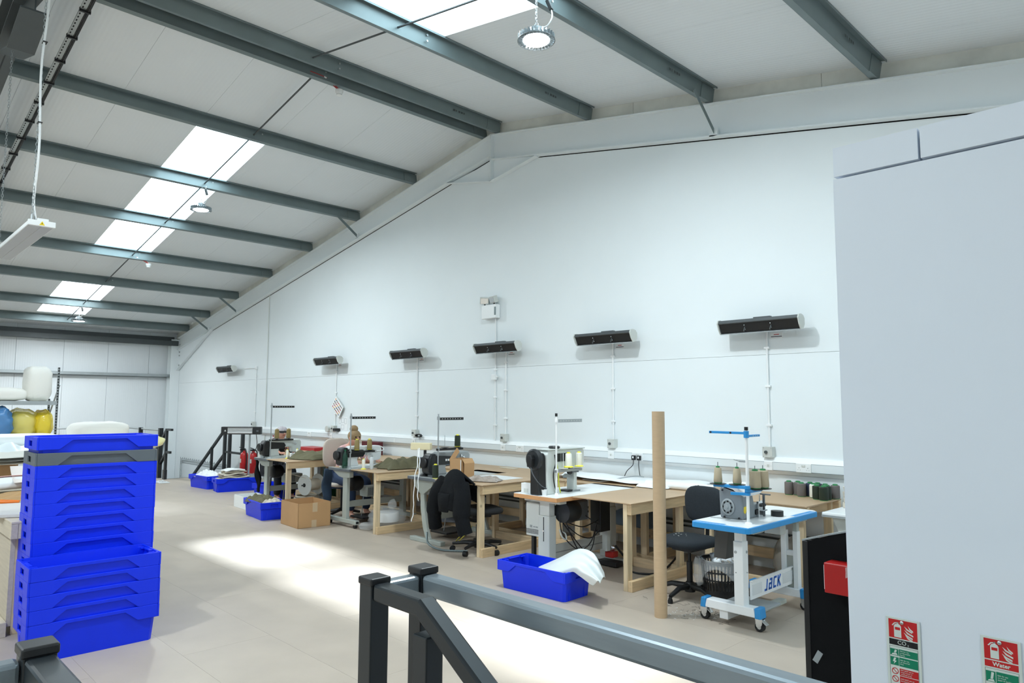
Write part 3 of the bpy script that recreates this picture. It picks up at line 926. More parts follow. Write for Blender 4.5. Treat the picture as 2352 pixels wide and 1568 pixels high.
M_olive = mat('olive_thread', (142, 124, 78), 0.6, bump=.2, bscale=200)
M_wthread = mat('white_thread', (238, 238, 226), 0.5, bump=.2, bscale=200)
M_gthread = mat('dark_green_thread', (28, 42, 30), 0.55, bump=.2, bscale=200)
M_beige = mat('beige_thread', (178, 164, 138), 0.6, bump=.25, bscale=200)
M_gythread = mat('grey_thread', (112, 106, 104), 0.6, bump=.25, bscale=200)
M_ylw = mat('yellow_cone_plastic', (244, 236, 60), 0.35)
M_grncap = mat('green_cone_plastic', (42, 130, 74), 0.4)
def cone(loc, label, group, thread, tip, r0=.033, r1=.027, h=.13, flange=None):
    t = thing('thread_cone', label, 'thread', loc, 0, group)
    MB().lathe([(r0 * .94, .006), (r0, .014), (r1 + .001, h - .006), (r1 * .85, h)], (0, 0, 0), 18).build('thread', thread, t, smooth=40)
    MB().lathe([(r1 * .6, h - .002), (r1 * .55, h + .010), (r1 * .4, h + .012)], (0, 0, 0), 14).build('tip', tip, t, smooth=40)
    if flange:
        MB().lathe([(r0 * flange, 0), (r0 * flange, .004), (r0 * .8, .016)], (0, 0, 0), 18).build('flange', tip, t, smooth=40)
    else:
        MB().lathe([(r0 * .9, 0), (r0 * .9, .007)], (0, 0, 0), 14).build('foot', tip, t)
    return t

def flat_machine(loc, label, body, dark, kind=0):
    """walking-foot flat bed machine; hand wheel at -Y, needle at +Y"""
    t = thing('sewing_machine', label, 'sewing machine', loc, 0, 'sewing machines on the grey tables')
    MB().box(-.09, .09, .02, .60, 0, .022).build('bed', body, t, bevel=.005)
    MB().prism([(.06, .02), (.24, .02), (.215, .10), (.235, .16), (.44, .165), (.455, .09), (.47, .075), (.57, .085), (.60, .12), (.605, .245), (.575, .285), (.12, .29), (.06, .26)], 0, -.062, .062).build('arm', body, t, bevel=.016)
    MB().prism([(.06, .14), (.30, .14), (.33, .19), (.30, .235), (.06, .25)], 0, .0622, .072).build('belt_cover', dark, t, bevel=.004)
    MB().prism([(-.055, .10), (-.05, .22), (-.02, .272), (.058, .275), (.058, .03), (-.02, .03), (-.05, .06)], 0, -.075, .075).build('motor_cover', dark, t, bevel=.018)
    MB().lathe([(.03, 0), (.06, .004), (.066, .02), (.06, .036), (.02, .04)], (-.01, -.055, .17), 20, (0, -1, 0)).build('hand_wheel', M_black, t, smooth=40)
    MB().cyl((0, .53, .09), (0, .53, .02), .006, 8).cyl((.016, .53, .10), (.016, .53, .035), .006, 8).build('needle_bar', M_chrome, t, smooth=40, stuff=True)
    MB().box(-.012, .03, .49, .565, .022, .034).build('presser_foot', M_chrome, t, bevel=.003)
    MB().lathe([(.012, 0), (.018, .008), (.010, .016)], (.062, .50, .21), 12, (1, 0, 0)).build('tension_dial', M_chrome, t, smooth=40)
    MB().lathe([(.012, 0), (.018, .008), (.010, .016)], (.062, .46, .23), 12, (1, 0, 0)).build('tension_dial', M_chrome, t, smooth=40)
    MB().box(.0, .05, .50, .56, .09, .14).build('lifter', M_black, t, bevel=.004)
    if kind == 1:
        MB().tube(smoothpath([(.06, .30, .03), (.08, .34, .16), (.07, .42, .20), (.06, .62, .215), (.05, .63, .25), (.03, .58, .275)]), .008, 8).build('lamp_neck', M_white, t, smooth=60)
    if kind == 2:
        MB().box(.0725, .0735, .20, .225, .18, .205).build('white_button', M_white, t)
        MB().box(.0725, .0735, .235, .26, .18, .205).build('white_button', M_white, t)
    return t

# station A (farthest), B and C share the grey table pattern
machine_table_grey((-11.08, 5.05, 0), .50, 1.15, 'grey sewing table farthest off, water bottle on its corner')
machine_table_grey((-8.77, 5.06, 0), .53, 1.15, 'grey sewing table with green glass bottle and brown mat')
machine_table_grey((-7.09, 5.17, 0), .56, 1.15, 'grey sewing table with slanted leg and white tapes hanging over edge', slanted=True)
flat_machine((-10.83, 5.10, HB), 'grey and black sewing machine farthest off, used by capped person', M_ltgrey, M_black)
flat_machine((-8.50, 5.10, HB), 'white sewing machine with curved lamp neck, used by person with bun', mat('white_machine', (224, 228, 228), .35), M_black, 1)
flat_machine((-6.80, 5.27, HB), 'silver grey sewing machine behind the opened cardboard box', M_midgrey, M_blackm, 2)
thread_stand((-10.70, 5.14, HB), 'steel thread stand with olive cones at farthest machine', M_galv, M_black, .87, .30)
thread_stand((-8.345, 5.14, HB), 'steel thread stand with olive cones by green bottle', M_galv, M_black, .735, .235)
thread_stand((-6.66, 5.30, HB), 'steel thread stand with one dark green cone at jacket chair', M_galv, M_black, .75, .345)
for y, l in ((.10, 'left'), (.30, 'right')):
    cone((-10.70, 5.14 + y, HB + .308), l + ' olive cone on farthest thread stand', 'olive cones', M_olive, M_beige, .037, .031, .145)
    cone((-8.345, 5.14 + y, HB + .243), l + ' olive yellow-tipped cone on stand by green bottle', 'olive cones', M_olive, M_ylw, .036, .030, .135)
cone((-6.66, 5.60, HB + .353), 'dark green cone with yellow tip up on thread stand', 'dark green cones', M_gthread, M_ylw, .037, .034, .135)
cone((-6.61, 5.225, HB), 'dark green cone with yellow tip standing on table edge', 'dark green cones', M_gthread, M_ylw, .038, .034, .155)
cone((-10.50, 5.33, HB), 'slim white spool with yellow foot on farthest bench, left', 'white spools with yellow feet', M_wthread, M_ylw, .018, .017, .13, 1.9)
cone((-10.45, 5.47, HB), 'slim white spool with yellow foot on farthest bench, right', 'white spools with yellow feet', M_wthread, M_ylw, .022, .02, .14, 1.6)
cone((-8.14, 5.22, HB), 'slim white spool with yellow foot near green bottle', 'white spools with yellow feet', M_wthread, M_ylw, .02, .019, .13, 1.9)

# ------------------------------------------------------------------ station D: white table, tall machine
d = thing('sewing_table', 'white topped sewing table with beech edge, light grey legs', 'sewing table', (-5.03, 4.96, 0))
w, L = .57, 1.27
MB().box(0, w, 0, L, HB - .042, HB - .003).build('table_edge', M_beech, d, bevel=.004)
MB().box(.002, w - .002, .002, L - .002, HB - .003, HB).build('table_top', M_wlam, d)
MB().box(.05, w - .05, .10, .20, HB - .075, HB - .043).build('top_bracket', M_ltgrey, d, bevel=.005)
MB().box(.05, w - .05, L - .22, L - .12, HB - .075, HB - .043).build('top_bracket', M_ltgrey, d, bevel=.005)
for y in (.10, L - .22):
    MB().box(.24, .385, y, y + .10, .05, HB - .2).build('leg', M_ltgrey, d, bevel=.006)
    MB().box(.25, .375, y + .01, y + .09, HB - .2, HB - .07).build('leg_slider', M_ltgrey, d, bevel=.004)
    MB().box(.307, .317, y - .001, y + .001, .33, .56).build('slot', M_dark, d)
    MB().cyl((.312, y - .008, .43), (.312, y, .43), .009, 8).build('bolt', M_chrome, d)
    MB().box(0.02, .62, y + .01, y + .09, .01, .055).build('foot', M_ltgrey, d, bevel=.006)
MB().box(.30, .325, .18, L - .2, .14, .28).build('cross_bar', M_ltgrey, d, bevel=.004)
MB().box(.298, .327, .18, L - .2, .20, .21).build('cross_bar_groove', M_midgrey, d)
cb = MB().box(.065, .24, .11, .32, .36, .68).build('control_box', M_ltgrey, d, bevel=.008)
for k in range(4): MB().box(.066, .238, .1085, .110, .385 + k * .012, .390 + k * .012).build('grille_line', M_dark, cb)
MB().box(.12, .15, .1085, .110, .44, .465).box(.165, .185, .1085, .110, .445, .457).box(.195, .225, .1085, .110, .445, .457).build('printed_marks', M_midgrey, cb, stuff=True)
MB().box(.09, .125, .16, .20, .06, .355).build('support_post', M_black, d, bevel=.003)
MB().lathe([(.05, -.10), (.10, -.09), (.115, 0), (.10, .09), (.04, .10)], (.45, .30, .61), 22, (0, 1, 0)).build('motor', M_blackm, d, smooth=40)
MB().box(.36, .46, .42, .60, .50, .70).build('clutch_housing', M_tdark, d, bevel=.02)
MB().box(.40, .53, .70, .86, .37, .70).build('black_box', M_black, d, bevel=.006)
MB().box(.44, .50, .84, .90, .16, .37).build('valve_block', M_ltgrey, d, bevel=.004)
MB().lathe([(.02, 0), (.03, .02), (.02, .05)], (.50, .92, .19), 12, (1, 0, 0)).build('gauge', M_chrome, d, smooth=40)
MB().box(.44, .54, .88, .98, .09, .15).build('red_valve', M_red, d, bevel=.01)
MB().box(.36, .60, .86, .98, .01, .06).build('treadle', M_black, d, bevel=.008)
cables(d, [[(.42, .2, .6), (.44, .22, .42), (.48, .3, .3), (.52, .4, .24), (.55, .52, .3), (.52, .66, .46)], [(.45, .25, .55), (.5, .3, .36), (.54, .36, .22), (.56, .40, .06)],
           [(.40, .32, .5), (.45, .5, .44), (.48, .62, .46), (.5, .74, .5)], [(.40, .34, .46), (.46, .46, .36), (.5, .6, .33), (.52, .74, .42)], [(.42, .26, .5), (.50, .42, .27), (.53, .50, .20), (.5, .62, .26), (.46, .7, .4)],
           [(.4, .5, .60), (.5, .6, .5), (.52, .7, .45)]], M_black, .0055)
cables(d, [[(.41, .22, .44), (.45, .21, .38), (.47, .25, .35), (.44, .27, .40), (.42, .24, .42)]], M_cream, .007)
cables(d, [[(.56, .9, .22), (.66, .98, .06), (.74, .88, .01), (.92, .85, .008), (1.05, 1.0, .03), (1.12, 1.25, .2)]], M_black, .011)

m = thing('sewing_machine', 'tall light grey post sewing machine with black belt guard, on white table', 'sewing machine', (-4.76, 4.98, HB))
MB().prism([(.10, .0), (.235, .0), (.225, .12), (.245, .20), (.28, .235), (.64, .25), (.655, .30), (.655, .40), (.64, .425), (.12, .425), (.09, .38)], 0, -.075, .075).build('arm', M_ltgrey, m, bevel=.010)
MB().box(-.085, .085, .10, .66, .424, .434).build('lid', M_ltgrey, m, bevel=.004)
MB().box(.0752, .079, .24, .29, .31, .39).build('black_panel', M_black, m)
MB().box(.0752, .079, .30, .42, .31, .39).build('black_panel', M_black, m)
MB().prism([(-.01, .0), (.19, .0), (.10, .36), (.075, .40), (-.005, .40), (-.01, .3)], 0, -.055, .055).build('belt_guard', M_black, m, bevel=.012)
MB().lathe([(.02, .0), (.085, .005), (.10, .02), (.102, .05), (.085, .065)], (0, .03, .34), 24, (0, -1, 0)).build('hand_wheel', M_blackm, m, smooth=40)
MB().prism([(-.028, -.05), (.028, -.05), (.036, .03), (.02, .065), (-.02, .065), (-.036, .03)], 1, -.085, -.035).xf(Matrix.Translation((0, 0, .32))).build('encoder', M_black, m, bevel=.008)
MB().tube(smoothpath([(.0, -.06, .28), (.03, -.055, .20), (.055, .02, .10), (.065, .12, .05)]), .005, 6).build('cable', M_tdark, m, smooth=60)
MB().box(-.04, .04, .53, .58, .0, .19).box(-.05, .05, .525, .535, .0, .15).build('post', M_ltgrey, m, bevel=.004, stuff=True)
MB().box(-.07, .07, .48, .60, .0, .012).build('post_base', M_midgrey, m, bevel=.003)
MB().cyl((0, .555, .25), (0, .555, .20), .010, 10).build('needle_bar', M_chrome, m)
MB().box(-.03, .05, .50, .60, .185, .205).build('presser_foot', M_tdark, m, bevel=.004)
MB().prism([(.42, .155), (.46, .175), (.53, .15), (.53, .13), (.46, .14), (.43, .135)], 0, -.02, .02).build('edge_guide', M_midgrey, m, bevel=.003)
MB().lathe([(.025, 0), (.035, .01), (.032, .035), (.015, .04)], (.0, .49, .20), 14, (1, 0, 0)).build('knob', M_black, m, smooth=40)
MB().box(-.05, .06, .42, .50, .0, .018).build('black_shoe', M_black, m, bevel=.006)
MB().lathe([(.05, 0), (.06, .012), (.05, .024)], (0, .28, .435), 18).build('top_dial', M_black, m, smooth=40)
MB().tube(smoothpath([(.08, .20, .38), (.10, .19, .30), (.09, .17, .20), (.10, .17, .10), (.09, .22, .01)]), .006, 6).build('cable', M_black, m, smooth=60)
MB().tube(smoothpath([(.085, .22, .30), (.11, .22, .2), (.105, .23, .10), (.10, .26, .01)]), .006, 6).build('cable', mat('yellow_green_cable', (200, 208, 60), .5), m, smooth=60)
MB().tube(smoothpath([(.05, .57, .26), (.03, .58, .29), (-.01, .60, .275), (-.04, .58, .26)]), .012, 8).build('brown_leather', mat('brown_leather', (122, 70, 46), .5), m, smooth=60)

ts = thread_stand((-4.615, 5.13, HB), 'white thread stand with two white yellow-footed cones by tall machine', M_white, M_galv, .77, .245, .37, M_cream)
MB().cyl((0, 0, .755), (0, 0, .785), .013, 12).build('pole_cap', M_black, ts, smooth=40)
cone((-4.615, 5.23 + .08, HB + .256), 'white cone with yellow ends, left on white thread stand', 'white cones on the white stand', M_wthread, M_ylw, .036, .03, .135, 1.35)
cone((-4.615, 5.43 + .04, HB + .256), 'white cone with yellow ends, right on white thread stand', 'white cones on the white stand', M_wthread, M_ylw, .034, .03, .135, 1.35)
def smallbox(name, label, cat, loc, size, m, group=None, rz=0, bev=.004):
    t = thing(name, label, cat, loc, rz, group)
    MB().box(-size[0] / 2, size[0] / 2, -size[1] / 2, size[1] / 2, 0, size[2]).build(name + '_body', m, t, bevel=bev)
    return t
t = smallbox('switch_box', 'white switch box standing on front corner of white sewing table', 'switch box', (-4.90, 5.03, HB), (.14, .05, .10), M_white)
MB().box(-.03, .025, -.029, -.025, .01, .05).build('rocker', M_cream, t, bevel=.002)
MB().tube(smoothpath([(-.055, -.02, .02), (-.085, -.01, .0), (-.06, .02, -.0), (0, .04, .004)]), .006, 6).build('cord', M_white, t, smooth=60)
t = smallbox('bobbin_box', 'white little box on white sewing table beside switch box', 'box', (-4.77, 5.03, HB), (.09, .06, .055), M_white)
t = thing('cup', 'small white plastic cup on white sewing table near thread stand', 'cup', (-4.685, 5.035, HB))
MB().lathe([(.022, 0), (.03, .055), (.027, .055), (.02, .004)], (0, 0, 0), 16).build('cup_wall', M_white, t, smooth=40)

# ------------------------------------------------------------------ station J: blue edged overlock table
M_jgrey = mat('overlock_grey', (120, 127, 132), 0.35)
M_jwhite = mat('overlock_white', (234, 238, 240), 0.3)
jz = .78
j = thing('sewing_table', 'wheeled overlock table with white top and bright blue edge', 'sewing table', (-2.905, 4.73, 0))
w, L = .47, 1.22
R8 = [(0, .03), (.012, .008), (.03, 0), (w - .03, 0), (w - .008, .008), (w, .03), (w, L - .05), (w - .05, L), (.05, L), (0, L - .05)]
MB().prism(R8, 2, jz - .045, jz - .002).build('blue_edge', M_blue, j, bevel=.006)
R9 = [(max(.010, min(w - .010, a)), max(.010, min(L - .010, b))) for a, b in R8]
MB().prism(R9, 2, jz - .002, jz).build('table_top', M_wlam, j)
MB().box(.012, .27, .012, .05, jz, jz + .0006).box(w - .05, w - .012, .78, 1.14, jz, jz + .0006).build('blue_tape', M_blue, j, stuff=True)
for y in (.22, L - .24):
    MB().box(.06, w - .06, y - .03, y + .13, jz - .075, jz - .046).build('top_bracket', M_tgrey, j, bevel=.004)
MB().box(.222, .286, .248, .318, .60, jz - .075).build('leg_slider', M_jwhite, j, bevel=.004)
MB().box(.216, .292, .24, .325, .15, .63).build('leg', M_jwhite, j, bevel=.005)
b_ = MB()
for z, r in ((.55, .011), (.40, .005)):
    b_.cyl((.235, .236, z), (.235, .24, z), r, 10).cyl((.292, .30, z), (.296, .30, z), r, 10)
b_.build('bolt', M_galv, j, stuff=True)
YR = 1.02
for x in (.222, .322):
    MB().box(x, x + .04, YR, YR + .06, .15, .62).build('leg', M_jwhite, j, bevel=.004)
MB().box(.262, .322, YR + .01, YR + .05, .42, .46).build('leg_tie', M_jwhite, j, bevel=.003)
MB().box(.262, .322, YR + .02, YR + .03, .15, .42).build('leg_panel', M_tgrey, j)
MB().box(.325, .358, YR + .005, YR + .055, .62, jz - .075).build('leg_slider', M_tgrey, j, bevel=.004)
MB().box(.15, .29, .88, .98, .60, jz - .05).build('control_box', M_cream, j, bevel=.006)
for y in (.235, YR - .01):
    MB().prism([(-.03, .10), (.385, .10), (.37, .165), (-.015, .165)], 1, y, y + .09).build('foot', M_jwhite, j, bevel=.006)
    for x0, x1 in ((-.07, -.022), (.375, .425)):
        MB().prism([(x0, .095), (x1, .095), (x1 - (0 if x0 < 0 else .010), .172), (x0 + (.010 if x0 < 0 else 0), .172)], 1, y - .003, y + .093).build('blue_foot_cap', M_blue, j, bevel=.008)
        cx = (x0 + x1) / 2
        c = MB().cyl((cx - .004, y + .028, .035), (cx - .004, y + .062, .035), .035, 18).build('castor_wheel', M_rubber, j, smooth=40)
        MB().cyl((cx - .004, y + .025, .035), (cx - .004, y + .065, .035), .016, 12).build('hub', M_chrome, c, smooth=40)
        MB().prism([(cx - .03, .095), (cx + .025, .095), (cx + .02, .05), (cx - .01, .03), (cx - .022, .04)], 1, y + .016, y + .022).prism([(cx - .03, .095), (cx + .025, .095), (cx + .02, .05), (cx - .01, .03), (cx - .022, .04)], 1, y + .068, y + .074).build('castor_fork', M_chrome, j, stuff=True)
        MB().bar((cx + .01, y + .045, .088), (cx + .055, y + .045, .055), .045, .006).build('brake_lever', M_chrome, j, bevel=.002)
XB = .305
bm_ = MB().box(XB - .012, XB, .33, YR + .05, .195, .335).build('beam', M_jwhite, j, bevel=.004)
MB().box(XB - .001, XB + .005, .35, .50, .225, .305).box(XB - .001, XB + .005, .86, YR + .03, .225, .305).build('beam_recess', mat('beam_grey', (214, 219, 222), .4), bm_, bevel=.006, stuff=True)
MB().box(XB - .002, XB + .012, .33, YR + .05, .330, .338).build('beam_lip', M_jwhite, j)
Mt = Matrix.Translation((w - .053, .70, .255)) @ Matrix.Rotation(PI / 2, 4, 'Z') @ Matrix.Rotation(PI / 2, 4, 'X')
def jack_letters():
    """slanted JACK mark built from strokes in the plane of the beam (local y, z)"""
    m = MB(); x = XB - .001
    S = .012
    def st(y0, z0, y1, z1, t=.016):
        sk = lambda y, z: (y + z * .18, z)
        d = Vector((y1 - y0, z1 - z0)).normalized(); n = Vector((-d.y, d.x)) * t / 2
        q = [sk(y0 + n.x, z0 + n.y), sk(y0 - n.x, z0 - n.y), sk(y1 - n.x, z1 - n.y), sk(y1 + n.x, z1 + n.y)]
        m.prism([(a + .545, b + .222) for a, b in q], 0, x, x + .003)
    st(0, .008, .04, .008); st(.035, 0, .035, .085)                                # J
    st(.07, .008, .115, .008); st(.075, 0, .075, .05); st(.075, .044, .115, .044); st(.115, 0, .115, .075); st(.08, .075, .122, .075)   # a
    st(.15, .008, .195, .008); st(.152, 0, .152, .082); st(.15, .078, .195, .078)  # C
    st(.222, 0, .222, .086); st(.225, .038, .262, .086, .018); st(.228, .05, .268, .0, .018)  # K
    return m
jack_letters().build('jack_logo', mat('logo_blue', (28, 96, 190), .4), j, stuff=True)
MB().box(.06, .40, .30, .62, .125, .14).build('treadle', M_midgrey, j, bevel=.004)
MB().box(.08, .15, .26, .55, .035, .095).build('under_tray', M_jwhite, j, bevel=.003)
MB().box(.30, .36, .30, .80, .10, .13).build('treadle_link', M_tgrey, j)
wc = MB().prism([(.045, .74), (.155, .74), (.12, .47), (.02, .47)], 1, .30, .42).build('waste_chute', mat('dark_chute', (62, 62, 60), .5), j)

o = thing('overlock_machine', 'grey and white overlock sewing machine with round pulley on blue table', 'sewing machine', (-2.725, 5.03, jz))
o.scale = (.86, .9, 1.0)
MB().prism([(-.115, .0), (.105, .0), (.11, .10), (.095, .19), (.02, .235), (-.06, .25), (-.105, .24), (-.125, .2)], 1, .0, .20).build('body', M_jgrey, o, bevel=.014)
MB().prism([(-.10, .225), (.07, .19), (.12, .17), (.12, .20), (.05, .245), (-.05, .27), (-.10, .262)], 1, .0, .22).build('white_cover', M_jwhite, o, bevel=.010)
MB().box(-.10, .10, .20, .36, .0, .10).build('bed', M_jgrey, o, bevel=.008)
MB().prism([(-.09, .17), (.10, .17), (.10, .23), (.0, .255), (-.09, .25)], 1, .22, .36).build('arm_head', M_jwhite, o, bevel=.012)
MB().lathe([(.062, 0), (.064, .006), (.050, .012), (.048, .004), (.036, .004), (.034, .016), (.014, .018), (.012, .024), (.0, .026)], (-.035, 0.0, .088), 26, (0, -1, 0)).build('pulley', M_midgrey, o, smooth=35)
sp = MB()
for k in range(8):
    a = k * PI / 4; sp.obox((-.035 + .042 * math.cos(a), -.008, .088 + .042 * math.sin(a)), (.010, .008, .012), Matrix.Rotation(-a, 3, 'Y'))
sp.build('pulley_vent', M_dark, o, stuff=True)
for x, z in ((-.085, .212), (.05, .19), (-.07, .012), (.07, .012)):
    MB().cyl((x, -.012, z), (x, .004, z), .007, 8).build('body_screw', M_black, o)
MB().prism([(-.018, .008), (.02, .01), (.018, -.03), (0, -.045), (-.018, -.032)], 0, .1045, .112).xf(Matrix.Translation((0, .03, .09))).build('yellow_label', M_yellow, o)
MB().box(.05, .12, .22, .34, .02, .06).build('looper_cover', M_black, o, bevel=.01)
MB().box(.10, .125, .25, .36, .0, .12).build('tension_plate', M_chrome, o, bevel=.004)
for k in range(3): MB().lathe([(.010, 0), (.014, .01), (.008, .025)], (.125, .27 + k * .03, .09), 10, (1, 0, 0)).build('tension_knob', M_black, o, smooth=40)
MB().cyl((.09, .33, .16), (.09, .33, .05), .005, 8).build('needle_bar', M_chrome, o)
MB().box(.06, .15, .30, .36, .045, .055).build('presser_foot', M_chrome, o, bevel=.003)
MB().box(.115, .135, .335, .35, .0, .17).build('lifter_arm', M_tdark, o, bevel=.003)
MB().box(.09, .19, .335, .35, .165, .175).build('lifter_bar', M_tdark, o, bevel=.003)
MB().box(-.16, .02, -.045, -.015, .0, .003).xf(Matrix.Translation((-.02, -.01, 0))).build('slide_plate', M_midgrey, o)

js = thing('thread_stand', 'white thread stand with bright blue arms holding four beige cones', 'thread stand', (-2.53, 4.91, jz))
MB().cyl((0, 0, 0), (0, 0, .68), .011, 12).lathe([(.028, 0), (.026, .008), (.014, .014)], (0, 0, 0), 14).build('pole', M_white, js, smooth=40)
MB().cyl((0, 0, .68), (0, 0, .705), .014, 12).build('pole_cap', M_black, js, smooth=40)
MB().cyl((0, 0, .625), (0, 0, .675), .019, 12).build('collar', M_blue, js, smooth=40)
MB().box(-.30, 0, -.013, .013, .650, .668).build('guide_arm', M_blue, js, bevel=.002)
MB().box(-.013, .013, 0, .19, .630, .646).build('guide_arm', M_blue, js, bevel=.002)
for x in (-.12, -.285): MB().cyl((x, -.0145, .659), (x, -.0125, .659), .008, 10).build('eyelet', M_black, js)
for y in (.08, .12, .15): MB().cyl((.0125, y, .638), (.0145, y, .638), .004, 8).build('eyelet', M_cream, js)
for z, ax in ((.245, 0), (.222, 1), (.205, 2)):
    MB().cyl((0, 0, z), (0, 0, z + .03), .02, 12).build('collar', M_blue, js, smooth=40)
MB().box(-.27, 0, -.016, .016, .250, .272).build('cone_arm', M_blue, js, bevel=.002)
MB().box(-.016, .016, 0, .20, .222, .244).build('cone_arm', M_blue, js, bevel=.002)
MB().bar((0, 0, .215), (-.11, -.05, .215), .02, .02).build('cone_arm', M_blue, js, bevel=.002)
MB().bar((0, 0, .45), (-.06, .0, .45), .012, .012).bar((-.06, 0, .45), (-.12, .03, .458), .006, .006).build('thread_guide', M_galv, js)
JC = [(-.235, -.005, .275), (-.10, .035, .275), (.01, .10, .246), (.03, .185, .246)]
for k, (x, y, z) in enumerate(JC):
    MB().lathe([(.012, -.012), (.06, -.004), (.062, .0), (.012, .002)], (x, y, z), 22).build('cone_cup', M_black, js, smooth=40)
    MB().cyl((x, y, z), (x, y, z + (.16 if k < 2 else .17)), .003, 6).build('cone_pin', M_tdark, js)
jl = ['slim beige cone far left on blue thread stand', 'slim beige cone next to pole on blue thread stand', 'fat beige cone right of pole on blue thread stand', 'fat beige cone at right end of blue thread stand']
for k, (x, y, z) in enumerate(JC):
    cone((-2.53 + x, 4.91 + y, jz + z + .003), jl[k], 'beige cones on the blue stand', M_beige, M_grncap, .033 if k < 2 else .044, .025 if k < 2 else .038, .115 if k < 2 else .13)
t = thing('tape_roll', 'black roll of tape lying on blue edged sewing table', 'tape', (-2.55, 5.42, jz))
MB().lathe([(.022, 0), (.047, 0), (.047, .042), (.022, .042)], (0, 0, 0), 24).build('roll', M_black, t, smooth=40)

# ------------------------------------------------------------------ cones at the end of the wall bench
spots = [(-3.10, 6.86, 0), (-3.02, 6.885, 0), (-2.95, 6.80, 0), (-2.90, 6.88, 1), (-2.83, 6.80, 2), (-2.765, 6.71, 3), (-2.69, 6.745, 3), (-2.83, 6.89, 1), (-2.74, 6.84, 3), (-2.66, 6.87, 0), (-2.685, 6.665, 3)]
mats_ = [M_gythread, mat('navy_thread', (52, 58, 80), .6), M_wthread, M_gthread]
cn = ['grey', 'navy', 'white', 'dark green']
where = ['at the left end of the row', 'second from the left in the back row', 'at the front, left of the white cone', 'behind the white cone', 'alone among grey and green ones', 'at the very front of the group, left',
         'in front row, right', 'behind the front green cones', 'in the middle of the back row', 'at the right end by partition', 'nearest the bench corner']
for (x, y, k), wv in zip(spots, where):
    cone((x, y, HB), '%s thread cone on wall bench, %s' % (cn[k], wv), 'thread cones at the bench end', mats_[k], M_grncap, .042, .040, .125)

# ------------------------------------------------------------------ white wash table with tray behind the partition edge
t = thing('side_table', 'white topped table with blue tape and hanging white tray', 'table', (-2.50, 5.95, 0))
MB().box(.06, .75, .05, .75, .725, .765).build('table_top', M_wlam, t, bevel=.006)
MB().box(.059, .75, .049, .052, .728, .745).build('silver_edge', M_midgrey, t)
MB().box(.07, .60, .60, .66, .765, .7657).build('blue_tape', M_blue, t)
MB().prism([(.12, .72), (.60, .72), (.55, .60), (.17, .60)], 1, .10, .34).build('tray', M_cream, t, bevel=.008)
for x in (.64, .70):
    for y in (.10, .68): MB().box(x, x + .03, y, y + .03, 0, .725).build('leg', M_tgrey, t)
for k in range(4):
    c = thing('webbing_roll', 'beige rolled webbing stacked on white table by partition, ' + ['bottom', 'second', 'third', 'top'][k], 'roll', (-2.345, 6.42, .766 + .045 * k), 0, 'webbing rolls by the partition')
    MB().lathe([(.02, 0), (.075 - .003 * k, .002), (.078 - .003 * k, .02), (.075, .043), (.02, .043)], (0.006 * (k % 2), 0, 0), 22).build('webbing', mat('beige_webbing_%d' % k, (206, 198, 184), .7), c, smooth=40)

# ------------------------------------------------------------------ cardboard tube
M_card = mat('kraft_card', (188, 148, 104), 0.6, var=.05, scale=4)
M_tube = mat('kraft_tube', (188, 162, 130), 0.5, var=.04, scale=5, stretch=(3, 3, 14))
t = thing('cardboard_tube', 'tall brown cardboard tube standing upright on the floor', 'tube', (-3.216, 4.79, 0))
MB().lathe([(.046, 0), (.050, 0), (.050, 1.592), (.046, 1.592), (.046, 0)], (0, 0, 0), 32, (0, 0, 1), caps=False).build('tube_wall', M_tube, t, smooth=40)

# ------------------------------------------------------------------ operator chairs
M_fab = mat('charcoal_fabric', (46, 51, 56), 0.9, var=.12, scale=120, bump=.3, bscale=250, spec=.2)
def office_chair(loc, rz, label, seat_h=.47, back=True, castors=False, bm_mat=M_fab, rest=True):
    """faces local +Y"""
    t = thing('office_chair', label, 'chair', loc, rz, 'operator chairs')
    MB().blob((0, .02, seat_h), (.235, .225, .045), 24, 10, lambda d: 1 + .05 * d.y * d.y, .6).build('seat', bm_mat, t, smooth=60)
    MB().box(-.10, .10, -.12, .12, seat_h - .075, seat_h - .035).build('seat_plate', M_black, t, bevel=.01)
    MB().cyl((0, 0, .12), (0, 0, seat_h - .07), .014, 12).cyl((0, 0, .10), (0, 0, .30), .026, 14).build('gas_column', M_black, t, smooth=40, stuff=True)
    MB().lathe([(.045, .05), (.05, .09), (.035, .13)], (0, 0, 0), 16).build('hub', M_black, t, smooth=40)
    for k in range(5):
        a = 2 * PI * k / 5 + .35
        e = Vector((math.cos(a) * .29, math.sin(a) * .29, .055 if not castors else .085))
        MB().tube([(math.cos(a) * .03, math.sin(a) * .03, .095), Vector((e.x * .55, e.y * .55, .10)), e], [.028, .022, .016], 8).build('base_arm', M_black, t, smooth=50)
        if castors:
            MB().cyl((e.x - .022 * math.sin(a), e.y + .022 * math.cos(a), .03), (e.x + .022 * math.sin(a), e.y - .022 * math.cos(a), .03), .03, 14).build('castor', M_rubber, t, smooth=40)
        else:
            MB().lathe([(.02, 0), (.022, .02), (.012, .05)], (e.x, e.y, 0), 12).build('glide', M_rubber, t, smooth=40)
    if back and rest:
        MB().tube(smoothpath([(0, -.05, seat_h - .06), (0, -.24, seat_h - .055), (0, -.275, seat_h + .06), (0, -.265, seat_h + .22)]), .017, 8).build('back_post', M_black, t, smooth=60)
        MB().blob((0, -.235, seat_h + .275), (.20, .04, .165), 24, 12, lambda d: 1 + .06 * d.z, .62).build('backrest', bm_mat, t, smooth=60)
    return t
office_chair((-3.36, 5.45, 0), math.radians(176), 'charcoal swivel chair beside the cardboard tube, thread bits on seat', .475)
ch_c = office_chair((-6.00, 5.36, 0), math.radians(-18), 'black castor chair in front of bench, jacket over its back', .46, True, True, mat('black_fabric', (30, 31, 33), .9), False)
